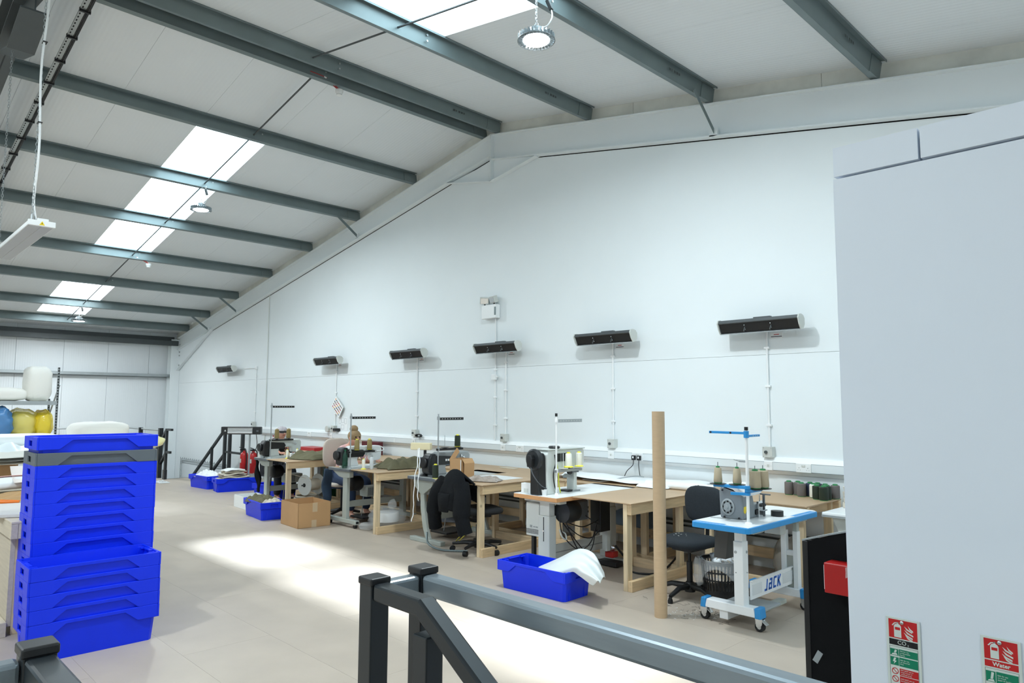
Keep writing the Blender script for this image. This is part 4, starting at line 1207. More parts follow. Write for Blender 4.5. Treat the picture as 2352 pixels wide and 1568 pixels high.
MB().tube(smoothpath([(0, -.05, .40), (0, -.24, .41), (0, -.275, .52), (0, -.265, .70)]), .017, 8).build('back_post', M_black, ch_c, smooth=60)
MB().blob((0, -.235, .72), (.17, .035, .14), 20, 12, None, .62).build('backrest', M_black, ch_c, smooth=60)
tb = thing('thread_bits', 'white thread bits on the seat of the charcoal chair', 'thread', (-3.40, 5.42, .518))
tb['kind'] = 'stuff'
for k in range(1):
    n = MB()
    for i in range(9):
        x, y = random.uniform(-.09, .11), random.uniform(-.07, .08)
        n.bar((x, y, 0), (x + random.uniform(-.012, .012), y + .012, .001), .004, .003)
    n.build('bits', M_wthread, tb, stuff=True)

# black fleece jacket over the castor chair: one skin of shoulders and two hanging sleeves
M_fleece = mat('black_fleece', (19, 21, 24), 0.95, var=.25, scale=90, bump=.5, bscale=180, spec=.2)
jk = thing('fleece_jacket', 'black fleece jacket hanging over castor chair backrest', 'jacket', (-6.02, 5.05, 0))
def jbody(u, v):
    a = (u - .5) * 2
    halfw = .13 + .14 * min(v * 2.0, 1) ** .7 - .03 * v
    x = a * halfw + .02 * v
    z = .93 - .07 * abs(a) ** 2.2 * (1 + .6 * v) - v * .42
    y = -.01 - .15 * math.sin(min(v * 1.5, 1) * PI / 2) * (1 - .75 * a * a) - .014 * math.sin(u * 17 + v * 4) * v
    return (x, y, z)
MB().grid(jbody, 26, 18).grid(lambda u, v: ((u - .5) * (.26 + .26 * min(1, v * 2)), -.01 + .17 * math.sin(min(v * 1.5, 1) * PI / 2), .93 - .07 * abs(2 * u - 1) ** 2 - v * .34), 16, 10).build('jacket_body', M_fleece, jk, smooth=80, solid=.024, sub=1)
MB().tube(smoothpath([(-.12, -.05, .80), (-.20, -.09, .68), (-.25, -.10, .52), (-.245, -.10, .38), (-.25, -.08, .28)], 5), [.085] * 5 + [.088] * 8 + [.075] * 8, 12).build('sleeve', M_fleece, jk, smooth=70)
MB().tube(smoothpath([(.14, -.05, .78), (.20, -.08, .64), (.21, -.10, .50), (.24, -.105, .38), (.27, -.09, .27)], 5), [.09] * 5 + [.095] * 8 + [.078] * 8, 12).build('sleeve', M_fleece, jk, smooth=70)
MB().grid(lambda u, v: ((u - .5) * .20 * (1 - .3 * v) - .005, -.165 - .035 * math.sin(v * PI) * math.cos((u - .5) * PI), .68 - v * .20), 10, 8).build('hood', M_fleece, jk, smooth=80, solid=.03, sub=1)

# ------------------------------------------------------------------ blue nesting crates
M_crate = mat('blue_crate_plastic', (8, 48, 224), 0.40, var=.02, spec=.32)
M_crate_g = mat('grey_crate_plastic', (88, 96, 102), 0.4, var=.02)
CL, CW, CH, CP = .785, .40, .245, .0885      # length, width, height, nesting pitch
def crate_proto(m):
    """open nesting crate: tapered tub, deep skirt at the corners, shallow along the long sides; long axis X"""
    t = thing('nesting_crate', '', 'crate', (0, 0, 0))
    hx, hy, bx, by, T = CL / 2 - .012, CW / 2 - .012, CL / 2 - .032, CW / 2 - .030, .004
    def ring(ax, ay, z, c=.022):
        return [(ax, -ay + c, z), (ax, ay - c, z), (ax - c, ay, z), (-ax + c, ay, z), (-ax, ay - c, z), (-ax, -ay + c, z), (-ax + c, -ay, z), (ax - c, -ay, z)]
    b = MB(); n = 8
    vs = ring(bx, by, 0) + ring(hx, hy, CH) + ring(hx - T, hy - T, CH) + ring(bx - T, by - T, T)
    fs = [tuple(range(n - 1, -1, -1)), tuple(range(3 * n, 4 * n))]
    for k in range(3):
        fs += [(k * n + i, k * n + (i + 1) % n, (k + 1) * n + (i + 1) % n, (k + 1) * n + i) for i in range(n)]
    b.add(vs, fs); b.build('tub', m, t, smooth=30)
    SK = .088
    r = MB()
    def skirt(side):
        y0, y1 = (hy, CW / 2) if side > 0 else (-CW / 2, -hy)
        a, c = CL / 2 - .012, CL / 2
        r.prism([(-a, CH), (-a, CH - SK), (-a + .125, CH - SK), (-a + .205, CH - .024), (a - .205, CH - .024), (a - .125, CH - SK), (a, CH - SK), (a, CH)], 1, y0, y1)
    skirt(1); skirt(-1)
    for s in (-1, 1):
        x0, x1 = (hx, CL / 2) if s > 0 else (-CL / 2, -hx)
        a = CW / 2 - .0
        r.box(x0, x1, -a, -.055, CH - SK, CH).box(x0, x1, .055, a, CH - SK, CH)
        r.box(x0, x1, -.055, .055, CH - .028, CH).box(x0, x1, -.055, .055, CH - SK, CH - .066)
        # stacking lugs and the hand hold inside the ends
        for y in (-.115, .115):
            r.box(s * hx - (.05 if s > 0 else 0), s * hx + (0 if s > 0 else .05), y - .004, y + .004, CH - .06, CH - .006)
            r.box(s * hx - (.03 if s > 0 else 0), s * hx + (0 if s > 0 else .03), y - .03, y + .03, CH - .02, CH - .014)
        r.box(s * hx - (.03 if s > 0 else 0), s * hx + (0 if s > 0 else .03), -.07, .07, CH - .012, CH - .004)
        for y in (-.10, .10):
            r.box(s * (bx + .002) - .008, s * (bx + .002) + .008, y - .012, y + .012, .004, CH - SK)
    r.build('rim', m, t, bevel=.004)
    return t
cp_b = crate_proto(M_crate)
cp_g = crate_proto(M_crate_g)
def crate(src, loc, rz, label, group=None):
    c = copy_tree(src, None, loc, rz, label)
    c['category'] = 'crate'
    if group: c['group'] = group
    return c
ordn = ['bottom', 'second', 'third', 'fourth', 'fifth', 'sixth', 'seventh', 'eighth', 'ninth', 'tenth', 'eleventh']
for k in range(5):
    l = ['blue crate at the bottom of the front stack, whole side showing', 'blue crate second from bottom in the front low stack', 'blue crate in the middle of the front low stack', 'blue crate second from top in the front low stack', 'blue open crate on top of the front low stack'][k]
    crate(cp_b, (-5.555, 1.40 + random.uniform(-.003, .003), k * CP), PI / 2 + random.uniform(-.004, .004), l, 'front low stack of crates')
NB = 12
for k in range(NB):
    l = 'blue crate in the tall rear stack, %s below the grey crate' % ['twelfth', 'eleventh', 'tenth', 'ninth', 'eighth', 'seventh', 'sixth', 'fifth', 'fourth', 'third', 'second', 'directly'][k]
    crate(cp_b, (-5.975, 1.475 + random.uniform(-.002, .002), k * (CP - .0012)), PI / 2 + random.uniform(-.004, .004), l, 'tall rear stack of crates')
zg = NB * (CP - .0012)
crate(cp_g, (-5.975, 1.475, zg), PI / 2 - .008, 'grey crate near the top of the tall rear crate stack', 'tall rear stack of crates')
crate(cp_b, (-5.975, 1.476, zg + CH - .135), PI / 2 + .006, 'blue crate topmost on the tall rear stack, above grey crate', 'tall rear stack of crates')
# crates on the floor
crate(cp_b, (-4.36, 4.69, 0), math.radians(2.5), 'blue crate with white leather hanging out, beside white sewing table', 'crates on the floor')
crate(cp_b, (-9.95, 4.735, 0), math.radians(-7), 'blue crate of olive cloth beside the open cardboard box', 'crates on the floor')
crate(cp_b, (-14.08, 5.50, 0), math.radians(4), 'blue crate of white cloth farthest left near stair rail', 'crates on the floor')
crate(cp_b, (-13.24, 5.70, 0), math.radians(80), 'blue crate heaped with beige cloth stacks, near the extinguishers', 'crates on the floor')
crate(cp_b, (-11.75, 5.75, 0), math.radians(8), 'blue crate half hidden behind the farthest sewing table', 'crates on the floor')
for p in (cp_b, cp_g):
    for ch in list(p.children): bpy.data.objects.remove(ch)
    bpy.data.objects.remove(p)
from mathutils import noise
# ------------------------------------------------------------------ cloth heaps
M_olivecloth = mat('olive_canvas', (104, 100, 78), 0.85, var=.08, scale=14, bump=.15, bscale=300, spec=.2)
M_natcloth = mat('natural_canvas', (204, 196, 180), 0.85, var=.08, scale=10, bump=.15, bscale=300, spec=.2)
M_leather = mat('white_leather', (222, 228, 228), 0.42, var=.02)
M_wfab = mat('white_fabric', (236, 238, 238), 0.8, bump=.1, bscale=80, spec=.2)
def heap(name, label, cat, c, size, h, m, seed, rz=0.0, fold=3.0, group=None, thick=.006, nu=26, nv=20, flat=.35):
    """a crumpled sheet: irregular outline, folds running across, resting at z = c.z"""
    t = thing(name, label, cat, c, rz, group)
    off = Vector((seed * 7.3, seed * 3.1, seed))
    def fn(u, v):
        a, b = u * 2 - 1, v * 2 - 1
        e = max(abs(a), abs(b))
        wob = 1 + .16 * noise.noise(Vector((a * 1.6, b * 1.6, seed)) + off)
        x, y = a * size[0] / 2 * wob, b * size[1] / 2 * wob
        f = noise.noise(Vector((a * fold * .7, b * fold, 0)) + off)
        f2 = noise.noise(Vector((a * fold * 1.9, b * fold * 1.5, 3)) + off)
        z = (flat + .75 * abs(f) + .28 * abs(f2)) * h * (1 - e ** 4) + thick
        return (x, y, z)
    MB().grid(fn, nu, nv).build(name + '_sheet', m, t, smooth=70, solid=thick, sub=1)
    return t
heap('canvas_piece', 'olive canvas heap on the farthest pine bench', 'cloth', (-10.25, 5.80, HB), (.66, .95), .19, M_olivecloth, 2, .2)
heap('canvas_piece', 'olive canvas heap with big fold beside the bun-haired sewer', 'cloth', (-7.98, 5.78, HB), (.56, .74), .20, M_olivecloth, 5, -.2)
heap('canvas_piece', 'flat olive canvas piece at the bench edge behind white tapes', 'cloth', (-7.80, 5.95, HB + .002), (.38, .55), .07, M_olivecloth, 9, .5)
heap('canvas_piece', 'grey blue cloth heap on wall bench behind olive canvas', 'cloth', (-8.25, 6.55, HB), (.9, .45), .16, mat('slate_cloth', (74, 82, 92), .85), 11)
heap('canvas_piece', 'olive cloth heaped in blue crate beside open cardboard box', 'cloth', (-10.05, 4.74, .20), (.46, .34), .14, M_olivecloth, 4, .2)
heap('fabric_strip', 'grey cloth strip in right end of crate of olive cloth', 'cloth', (-9.70, 4.72, .20), (.18, .26), .10, M_natcloth, 21, .2)
heap('canvas_piece', 'white cloth heaped in the farthest left blue crate', 'cloth', (-14.0, 5.50, .20), (.60, .34), .16, M_wfab, 6, .1)
M_covr = mat('white_pvc_cloth', (238, 240, 240), .5)
for k in range(6):
    t = thing('folded_cover', 'folded beige cover in blue crate by extinguishers, %s of the pile' % ['bottom', 'second', 'third', 'fourth', 'fifth', 'top'][k], 'cloth', (-13.26 + .025 * (k % 2), 5.60 + .03 * ((k * 2) % 3), .205 + .034 * k), math.radians(-8 + 7 * (k % 3)), 'covers in the far crate')
    L_, W_ = .52 - .03 * k, .32 - .012 * k
    def cov(u, v, top=1):
        x, y = (u - .5) * W_, (v - .5) * L_
        return (x, y, .016 + .012 * noise.noise(Vector((u * 3, v * 3, k * 5))) + .010 * math.sin(v * 6 + k))
    MB().grid(cov, 12, 14).build('cover_cloth', M_natcloth if k < 5 else M_covr, t, smooth=60, solid=.026, sub=1)
heap('folded_cover', 'grey cloth roll end at back of crate by extinguishers', 'cloth', (-13.18, 6.0, .20), (.30, .2), .12, mat('grey_cloth', (128, 130, 128), .85), 40, .2)
heap('clear_bag', 'crumpled clear plastic bag on floor left of the far stair rail post', 'bag', (-15.5, 5.12, 0), (.4, .2), .05, M_clear, 41)

# white leather hide tumbling out of the crate
lt = thing('leather_hide', 'white leather hide draped out of the blue crate', 'leather', (-4.36, 4.69, 0))
ctl = [[(-.241, .17, .139), (.009, .17, .257), (.245, .17, .369), (.412, .17, .357), (.534, .17, .205)],
       [(-.124, .07, .158), (.109, .07, .265), (.34, .07, .375), (.512, .07, .329), (.622, .07, .212)],
       [(-.017, -.01, .177), (.21, -.01, .252), (.417, -.01, .325), (.539, -.01, .281), (.639, -.01, .20)],
       [(.12, -.09, .195), (.311, -.09, .255), (.446, -.09, .299), (.549, -.09, .26), (.676, -.09, .206)],
       [(.22, -.11, .176), (.348, -.11, .222), (.434, -.11, .258), (.51, -.11, .236), (.629, -.11, .195)]]
rws = [smoothpath(r, 8) for r in ctl]
cols = [smoothpath([r[i] for r in rws], 6) for i in range(len(rws[0]))]
def hide(u, v):
    c = cols[round(u * (len(cols) - 1))]; p = c[round(v * (len(c) - 1))]
    f = math.sin(v * 16 + u * 2) * .022 * max(0, u - .25) * 1.4 + noise.noise(Vector((u * 4, v * 5, 1))) * .018 * u
    return (p.x + f * .8, p.y - f, p.z + f)
MB().grid(hide, len(cols) - 1, len(cols[0]) - 1).build('hide_sheet', M_leather, lt, smooth=80, solid=.006, sub=1)
dt = thing('dark_offcut', 'black leather offcut lying under the white hide in crate', 'leather', (-4.42, 4.70, .10))
MB().grid(lambda u, v: ((u - .5) * .4, (v - .5) * .24, .03 * math.sin(u * 5) * math.cos(v * 4) + .03), 12, 8).build('offcut_sheet', M_black, dt, smooth=80, solid=.006)

# ------------------------------------------------------------------ things on the benches
M_glass_g = mat('green_bottle_plastic', (36, 78, 62), 0.12, alpha=.72)
M_water = mat('clear_bottle_plastic', (214, 224, 230), 0.12, alpha=.5)
M_wblue = mat('blue_bottle_label', (36, 66, 190), 0.4)
def bottle(loc, label, body, cap, lab=None, h=.22, r=.033):
    t = thing('bottle', label, 'bottle', loc, 0)
    MB().lathe([(r * .9, 0), (r, .01), (r, h * .32), (r * .93, h * .36), (r, h * .40), (r, h * .64), (r * .8, h * .76), (r * .36, h * .88), (r * .36, h * .93)], (0, 0, 0), 18).build('bottle_body', body, t, smooth=40)
    MB().lathe([(r * .42, h * .92), (r * .42, h), (r * .3, h * 1.005)], (0, 0, 0), 14).build('cap', cap, t, smooth=40)
    if lab: MB().lathe([(r * 1.02, h * .42), (r * 1.02, h * .62)], (0, 0, 0), 18, caps=False).build('label_band', lab, t, smooth=40)
bottle((-10.86, 5.09, HB), 'clear water bottle with blue label on farthest sewing table', M_water, M_cream, M_wblue, .21, .031)
bottle((-8.43, 5.11, HB), 'dark green clear bottle with green cap by second thread stand', M_glass_g, mat('green_cap', (24, 96, 60), .4), None, .25, .038)
smallbox('tin', 'small grey tin on corner of the farthest sewing table', 'tin', (-10.97, 5.12, HB), (.10, .08, .07), M_cream)
smallbox('brown_mat', 'brown card mat lying on corner of second sewing table', 'mat', (-8.63, 5.25, HB), (.18, .28, .004), M_card)
t = thing('plastic_cup', 'clear cup of pale blue bobbins beside slim white spool', 'cup', (-8.07, 5.30, HB))
MB().lathe([(.022, 0), (.028, .06), (.026, .15), (.018, .16), (.018, .155), (.022, .06), (.018, .003)], (0, 0, 0), 16).build('cup_wall', M_clear, t, smooth=40)
MB().blob((0, 0, .03), (.02, .02, .028), 10, 8).build('pale_filling', mat('pale_blue', (170, 196, 226), .6), t, smooth=60)
for k, (x, y) in enumerate(((-10.42, 5.36), (-10.40, 5.40), (-10.38, 5.33))):
    smallbox('label_reel', 'black and white striped reel beside slim white spools, ' + ['left', 'middle', 'right'][k], 'reel', (x, y, HB), (.03, .03, .09), M_paper, 'striped reels')
smallbox('red_folder', 'red flat folder on wall bench behind the farthest machine', 'folder', (-12.0, 6.60, HB), (.62, .3, .06), mat('red_folder_m', (170, 26, 36), .4))
smallbox('dark_red_box', 'dark red box against the wall behind the bun-haired sewer', 'box', (-10.35, 6.80, HB), (.5, .10, .22), mat('maroon', (86, 16, 28), .5))
# cream bobbin winder on a post, white tapes hanging from it, station C
t = thing('tape_dispenser', 'cream tape dispenser box on black post at slanted-leg table', 'dispenser', (-6.95, 5.27, HB))
MB().obox((0, 0, .355), (.26, .07, .085), Matrix.Rotation(.5, 3, 'Z')).build('dispenser_body', mat('cream_plastic', (226, 214, 176), .45), t, bevel=.008)
MB().obox((0.0, -.036, .36), (.08, .004, .05), Matrix.Rotation(.5, 3, 'Z')).build('dark_opening', M_dark, t)
MB().cyl((0.05, .02, 0), (.05, .02, .31), .018, 12).lathe([(.06, 0), (.055, .02), (.03, .04), (.02, .10)], (.05, .02, 0), 16).build('post', M_black, t, smooth=40, stuff=True)
for k, pts in enumerate(([(-6.95, 5.22, 1.10), (-6.86, 5.15, .93), (-6.87, 5.12, .765), (-6.88, 5.115, .5), (-6.89, 5.12, .36), (-6.91, 5.11, .25)], [(-6.93, 5.22, 1.11), (-6.82, 5.15, .95), (-6.80, 5.12, .765), (-6.80, 5.115, .55), (-6.79, 5.12, .50)])):
    tt = thing('white_tape', 'white tape hanging down over table edge, %s one' % ['longer left', 'shorter right'][k], 'tape', (0, 0, 0), 0, 'white hanging tapes')
    P = smoothpath(pts, 6)
    MB().grid(lambda u, v: P[round(u * (len(P) - 1))] + Vector(((v - .5) * .014 + .006 * math.sin(u * 31 + k), 0, 0)), len(P) - 1, 1).build('tape_strip', M_paper, tt, solid=.002)
smallbox('clear_tub', 'clear plastic tub on slanted-leg table behind white tapes', 'tub', (-6.98, 5.36, HB), (.12, .10, .08), M_clear)
# opened cardboard box on bench C
t = thing('cardboard_box', 'opened small cardboard box with flap on bench by jacket chair', 'box', (-6.33, 5.38, HB), math.radians(8))
t.scale = (.8, .8, .96)
MB().box(-.11, .11, -.12, -.116, 0, .25).box(-.11, .11, .116, .12, 0, .25).box(-.11, -.106, -.12, .12, 0, .25).box(.106, .11, -.12, .12, 0, .25).box(-.11, .11, -.12, .12, 0, .004).build('box_walls', M_card, t)
MB().prism([(.112, .25), (.155, .20), (.15, .03), (.146, .03), (.15, .20), (.108, .246)], 1, -.10, .118).build('flap', M_card, t)
MB().bar((-.11, 0, .25), (-.16, 0, .30), .22, .004, (0, 1, 0)).build('flap', M_card, t)
MB().box(.10, .108, -.125, -.08, .07, .24).build('paper_strip', M_paper, t)
heap('clear_bag', 'clear bag of brown scraps lying on bench corner', 'bag', (-6.02, 5.42, HB), (.44, .24), .07, mat('cloudy_bag', (172, 160, 150), .2, var=.3, scale=18, alpha=.9), 14, .5)
t = smallbox('white_board', 'white board sheet lying flat on bench behind clear bag', 'board', (-6.20, 5.85, HB), (.55, .30, .003), M_wlam)
# white pattern paper on the wall bench, two rolls
t = thing('pattern_paper', 'large white pattern paper spread over wall bench', 'paper', (-4.55, 6.60, HB))
def pp(u, v):
    x = -1.25 + u * 1.87; y = -.26 + v * .58
    z = .014 + .035 * (noise.noise(Vector((u * 4, v * 3, 2))) + .5) + .05 * max(0, .12 - v) * (1 + math.sin(u * 9))
    return (x + .06 * noise.noise(Vector((v * 2, 1, 4))), y - .04 * math.sin(u * 5), z)
MB().grid(pp, 34, 14).build('paper_sheet', M_paper, t, smooth=60, solid=.002)
for k, (y, x1, r) in enumerate(((6.38, -3.82, .034), (6.50, -3.72, .03))):
    c = thing('paper_roll', 'rolled white pattern paper on bench edge, %s roll' % ['front', 'rear'][k], 'paper', (x1, y, HB + r + .002), 0, 'pattern paper rolls')
    MB().lathe([(r - .004, 0), (r, 0), (r, .62), (r - .004, .62), (r - .004, 0)], (-.62, 0, 0), 20, (1, .05 * k, 0), caps=False).build('roll', M_paper, c, smooth=40)
heap('pattern_paper', 'crumpled white paper corner at bench edge left of rolls', 'paper', (-4.32, 6.33, HB), (.34, .18), .07, M_paper, 17)
t = thing('grey_cable', 'grey cable looping over white paper on the wall bench', 'cable', (0, 0, 0))
MB().tube(smoothpath([(-5.3, 6.35, HB + .01), (-5.0, 6.33, HB + .012), (-4.85, 6.45, HB + .05), (-4.75, 6.6, HB + .07), (-4.7, 6.7, HB + .06)]), .006, 6).build('cable', M_midgrey, t, smooth=60)
smallbox('bench_cloth', 'pale offcuts on the wall bench by the trunking', 'cloth', (-6.95, 6.75, HB), (.3, .08, .01), M_natcloth)

# ------------------------------------------------------------------ floor things around the benches
def open_box(name, label, loc, rz, L, W, H, m, tape=None, T=.005):
    t = thing(name, label, 'box', loc, rz)
    for n_, q in (('side', (-L / 2, L / 2, -W / 2, -W / 2 + T)), ('side', (-L / 2, L / 2, W / 2 - T, W / 2)), ('side', (-L / 2, -L / 2 + T, -W / 2, W / 2)), ('side', (L / 2 - T, L / 2, -W / 2, W / 2))):
        MB().box(*q, 0, H).build(n_, m, t)
    MB().box(-L / 2, L / 2, -W / 2, W / 2, 0, T).build('base', m, t)
    if tape:
        MB().box(L / 2, L / 2 + .001, -.04, .03, 0, .095).box(L / 2, L / 2 + .001, -.03, .04, .20, H).build('parcel_tape', tape, t, stuff=True)
    return t
M_tape = mat('parcel_tape', (196, 172, 140), .3)
open_box('cardboard_box', 'open brown cardboard box on floor with two tape strips', (-8.94, 4.83, 0), math.radians(-4), .56, .46, .32, M_card, M_tape)
open_box('white_carton', 'white open carton on floor behind crate of olive cloth', (-10.95, 4.98, 0), math.radians(-4), .56, .36, .19, M_wfab)
# cable reel hanging under bench A
t = thing('cable_reel', 'big white plastic reel under farthest pine bench', 'reel', (-10.06, 5.40, .385))
ax = (-.20, .98, 0)
MB().lathe([(.03, 0), (.155, 0), (.158, .006), (.155, .012), (.03, .012)], (0, 0, 0), 30, ax).build('flange', M_cream, t, smooth=40)
MB().lathe([(.03, 0), (.155, 0), (.158, .006), (.155, .012), (.03, .012)], Vector(ax) * .26, 30, ax).build('flange', M_cream, t, smooth=40)
MB().lathe([(.085, .012), (.09, .03), (.09, .23), (.085, .26)], (0, 0, 0), 24, ax).build('wound_cord', M_natcloth, t, smooth=40)
MB().cyl(Vector(ax) * -.004, Vector(ax) * .001, .03, 14).build('hole', M_dark, t)
MB().cyl(Vector(ax) * -.05, Vector(ax) * .75, .012, 8).build('axle', M_steel_d, t)
t = thing('cord_line', 'pale cord running from bench leg to the white reel', 'cord', (0, 0, 0))
MB().tube(smoothpath([(-9.96, 5.03, .60), (-10.0, 5.2, .56), (-10.03, 5.45, .48)]), .004, 6).build('cord', M_natcloth, t, smooth=60)
smallbox('green_container', 'dark green plastic container under bench near white reel', 'container', (-11.30, 6.58, 0), (.40, .30, .60), mat('dark_green_plastic', (22, 84, 52), .4), bev=.03)
t = thing('rope_coil', 'coiled beige webbing pile on floor under farthest bench', 'coil', (-10.25, 5.55, 0))
for k in range(7):
    MB().tube([((.16 + .012 * (k % 3)) * math.cos(2 * PI * i / 20), (.16 + .012 * (k % 3)) * math.sin(2 * PI * i / 20), .015 + .03 * k) for i in range(20)], .016, 6, True).build('coil_turn', M_natcloth, t, smooth=60)
# clear bag with white roll under bench B
t = thing('bag_of_reels', 'clear plastic bag with white disc inside at bench foot', 'bag', (-7.90, 5.45, 0))
MB().lathe([(.02, .10), (.15, .10), (.15, .22), (.02, .22)], (0, 0, 0), 24).build('white_disc', M_white, t, smooth=40)
M_bag = mat('clear_bag', (226, 230, 232), .12, alpha=.26)
MB().blob((0, 0, .15), (.23, .26, .15), 24, 14, lambda q: 1 + .12 * noise.noise(Vector((q.x * 4, q.y * 4, q.z * 4)))).blob((.02, .06, .31), (.06, .06, .07), 12, 8, lambda q: 1 + .3 * noise.noise(q * 5)).blob((-.10, -.24, .05), (.10, .12, .05), 14, 8, lambda q: 1 + .3 * noise.noise(q * 4)).build('bag_skin', M_bag, t, smooth=40, stuff=True)
t = thing('floor_cord', 'loop of yellow cord on floor under castor chair', 'cord', (-6.42, 5.50, .01))
MB().tube([(.13 * math.cos(a * .35), .06 * math.sin(a * .35), .10 + .11 * math.sin(a * .35 + 1)) for a in range(19)], .006, 6).build('cord', mat('yellow_cord_plastic', (206, 196, 70), .5), t, smooth=60)
t = thing('grey_hose', 'grey hose on floor by the castor chair', 'hose', (0, 0, 0))
MB().tube(smoothpath([(-6.62, 5.12, .16), (-6.5, 5.05, .06), (-6.3, 5.08, .015), (-6.05, 5.25, .012)]), .012, 8).build('hose', M_steel, t, smooth=60)
heap('slate_cushion', 'slate blue cushion under the wall bench behind white table', 'cushion', (-4.75, 6.58, .30), (.60, .40), .14, mat('slate_blue', (96, 112, 126), .85), 19, 0, 1.2, None, .02, 16, 12, .8)
heap('grey_wrap', 'grey wrapped bundle under bench behind bag with white disc', 'bundle', (-7.45, 6.35, .05), (.5, .4), .2, mat('dark_wrap', (70, 74, 82), .4), 20, .4)

# waste bin with liner
t = thing('waste_bin', 'black slotted waste bin with clear liner under chute', 'bin', (-3.075, 5.48, 0))
t.scale = (1.08, 1.08, 1.0)
MB().lathe([(.125, 0), (.135, .13), (.125, .13)], (0, 0, 0), 28).build('base_shell', M_black, t, smooth=40)
for k in range(36):
    a = 2 * PI * k / 36
    MB().bar((.135 * math.cos(a), .135 * math.sin(a), .12), (.155 * math.cos(a), .155 * math.sin(a), .345), .010, .004, (math.cos(a), math.sin(a), 0)).build('slat', M_black, t)
for z, r in ((.20, .141), (.265, .147)):
    MB().lathe([(r - .003, z), (r + .003, z), (r + .003, z + .012), (r - .003, z + .012), (r - .003, z)], (0, 0, 0), 28, caps=False).build('hoop', M_black, t, smooth=40)
MB().lathe([(.150, .335), (.160, .335), (.162, .365), (.152, .365), (.150, .335)], (0, 0, 0), 28, caps=False).build('rim', M_black, t, smooth=40)
M_liner = mat('bin_liner', (226, 230, 232), .2, alpha=.3)
ln_ = MB()
def lin(u, v):
    a = 2 * PI * u
    r = .146 + .004 * math.sin(a * 9) if v < .5 else .166 + .006 * math.sin(a * 7) + .02 * (v - .5)
    z = .22 + v * .30 if v < .5 else .37 - (v - .5) * (.16 + .10 * math.sin(a * 2 + 1)) * 2
    return (r * math.cos(a), r * math.sin(a), z)
ln_.grid(lin, 36, 10); ln_.build('liner', M_liner, t, smooth=60)
MB().blob((-.13, -.10, .26), (.05, .05, .12), 12, 10, lambda q: 1 + .25 * noise.noise(q * 3)).build('liner_fold', M_liner, t, smooth=60)
t = thing('waste_fluff', 'pale lint and paper scraps heaped in the waste bin', 'waste', (-3.085, 5.50, .33)); t['kind'] = 'stuff'
n = MB()
for k in range(7): n.blob((random.uniform(-.08, .06), random.uniform(-.08, .06), random.uniform(0, .05)), (.045, .04, .035), 10, 7, lambda q: 1 + .4 * noise.noise(q * 4 + Vector((k, 0, 0))))
n.build('scraps', M_paper, t, smooth=50, stuff=True)
n = MB()
for k in range(60):
    p = Vector((random.uniform(.03, .13), random.uniform(-.03, .08), random.uniform(0, .16)))
    n.tube([p, p + Vector((random.uniform(-.03, .03), random.uniform(-.03, .03), .02)), p + Vector((random.uniform(-.05, .05), random.uniform(-.05, .05), .0))], .003, 4)
n.build('lint', M_beige, t, stuff=True)
n = MB()
for k in range(60):
    a, r = random.uniform(0, 2 * PI), abs(random.gauss(0, .16))
    p = Vector((r * math.cos(a) * 1.6, r * math.sin(a), .004))
    q = [p]
    for i in range(3): q.append(q[-1] + Vector((random.uniform(-.03, .03), random.uniform(-.03, .03), random.uniform(-.002, .006))))
    n.tube(q, .0012, 3)
t = tag(n.build('thread_scraps', mat('thread_scraps', (96, 92, 84), .8), loc=(-3.02, 5.10, 0)), 'tangled thread scraps on floor before the blue edged table', 'thread', None, 'stuff')
n = MB()
for k in range(36):
    p = Vector((random.gauss(0, .12), random.gauss(0, .06), .004)); n.bar(p, p + Vector((random.uniform(-.02, .02), random.uniform(-.02, .02), .001)), .003, .0015)
tag(n.build('white_scraps', M_paper, loc=(-3.12, 4.98, 0)), 'white thread scraps on floor right of cardboard tube', 'thread', None, 'stuff')
t = thing('clear_sack', 'hazy plastic sack hanging under wall bench behind blue table', 'bag', (-2.92, 6.45, .0))
MB().blob((0, 0, .22), (.16, .12, .22), 18, 12, lambda q: 1 + .2 * noise.noise(q * 3)).build('sack_skin', mat('hazy_sack', (150, 146, 138), .25, alpha=.6), t, smooth=50)

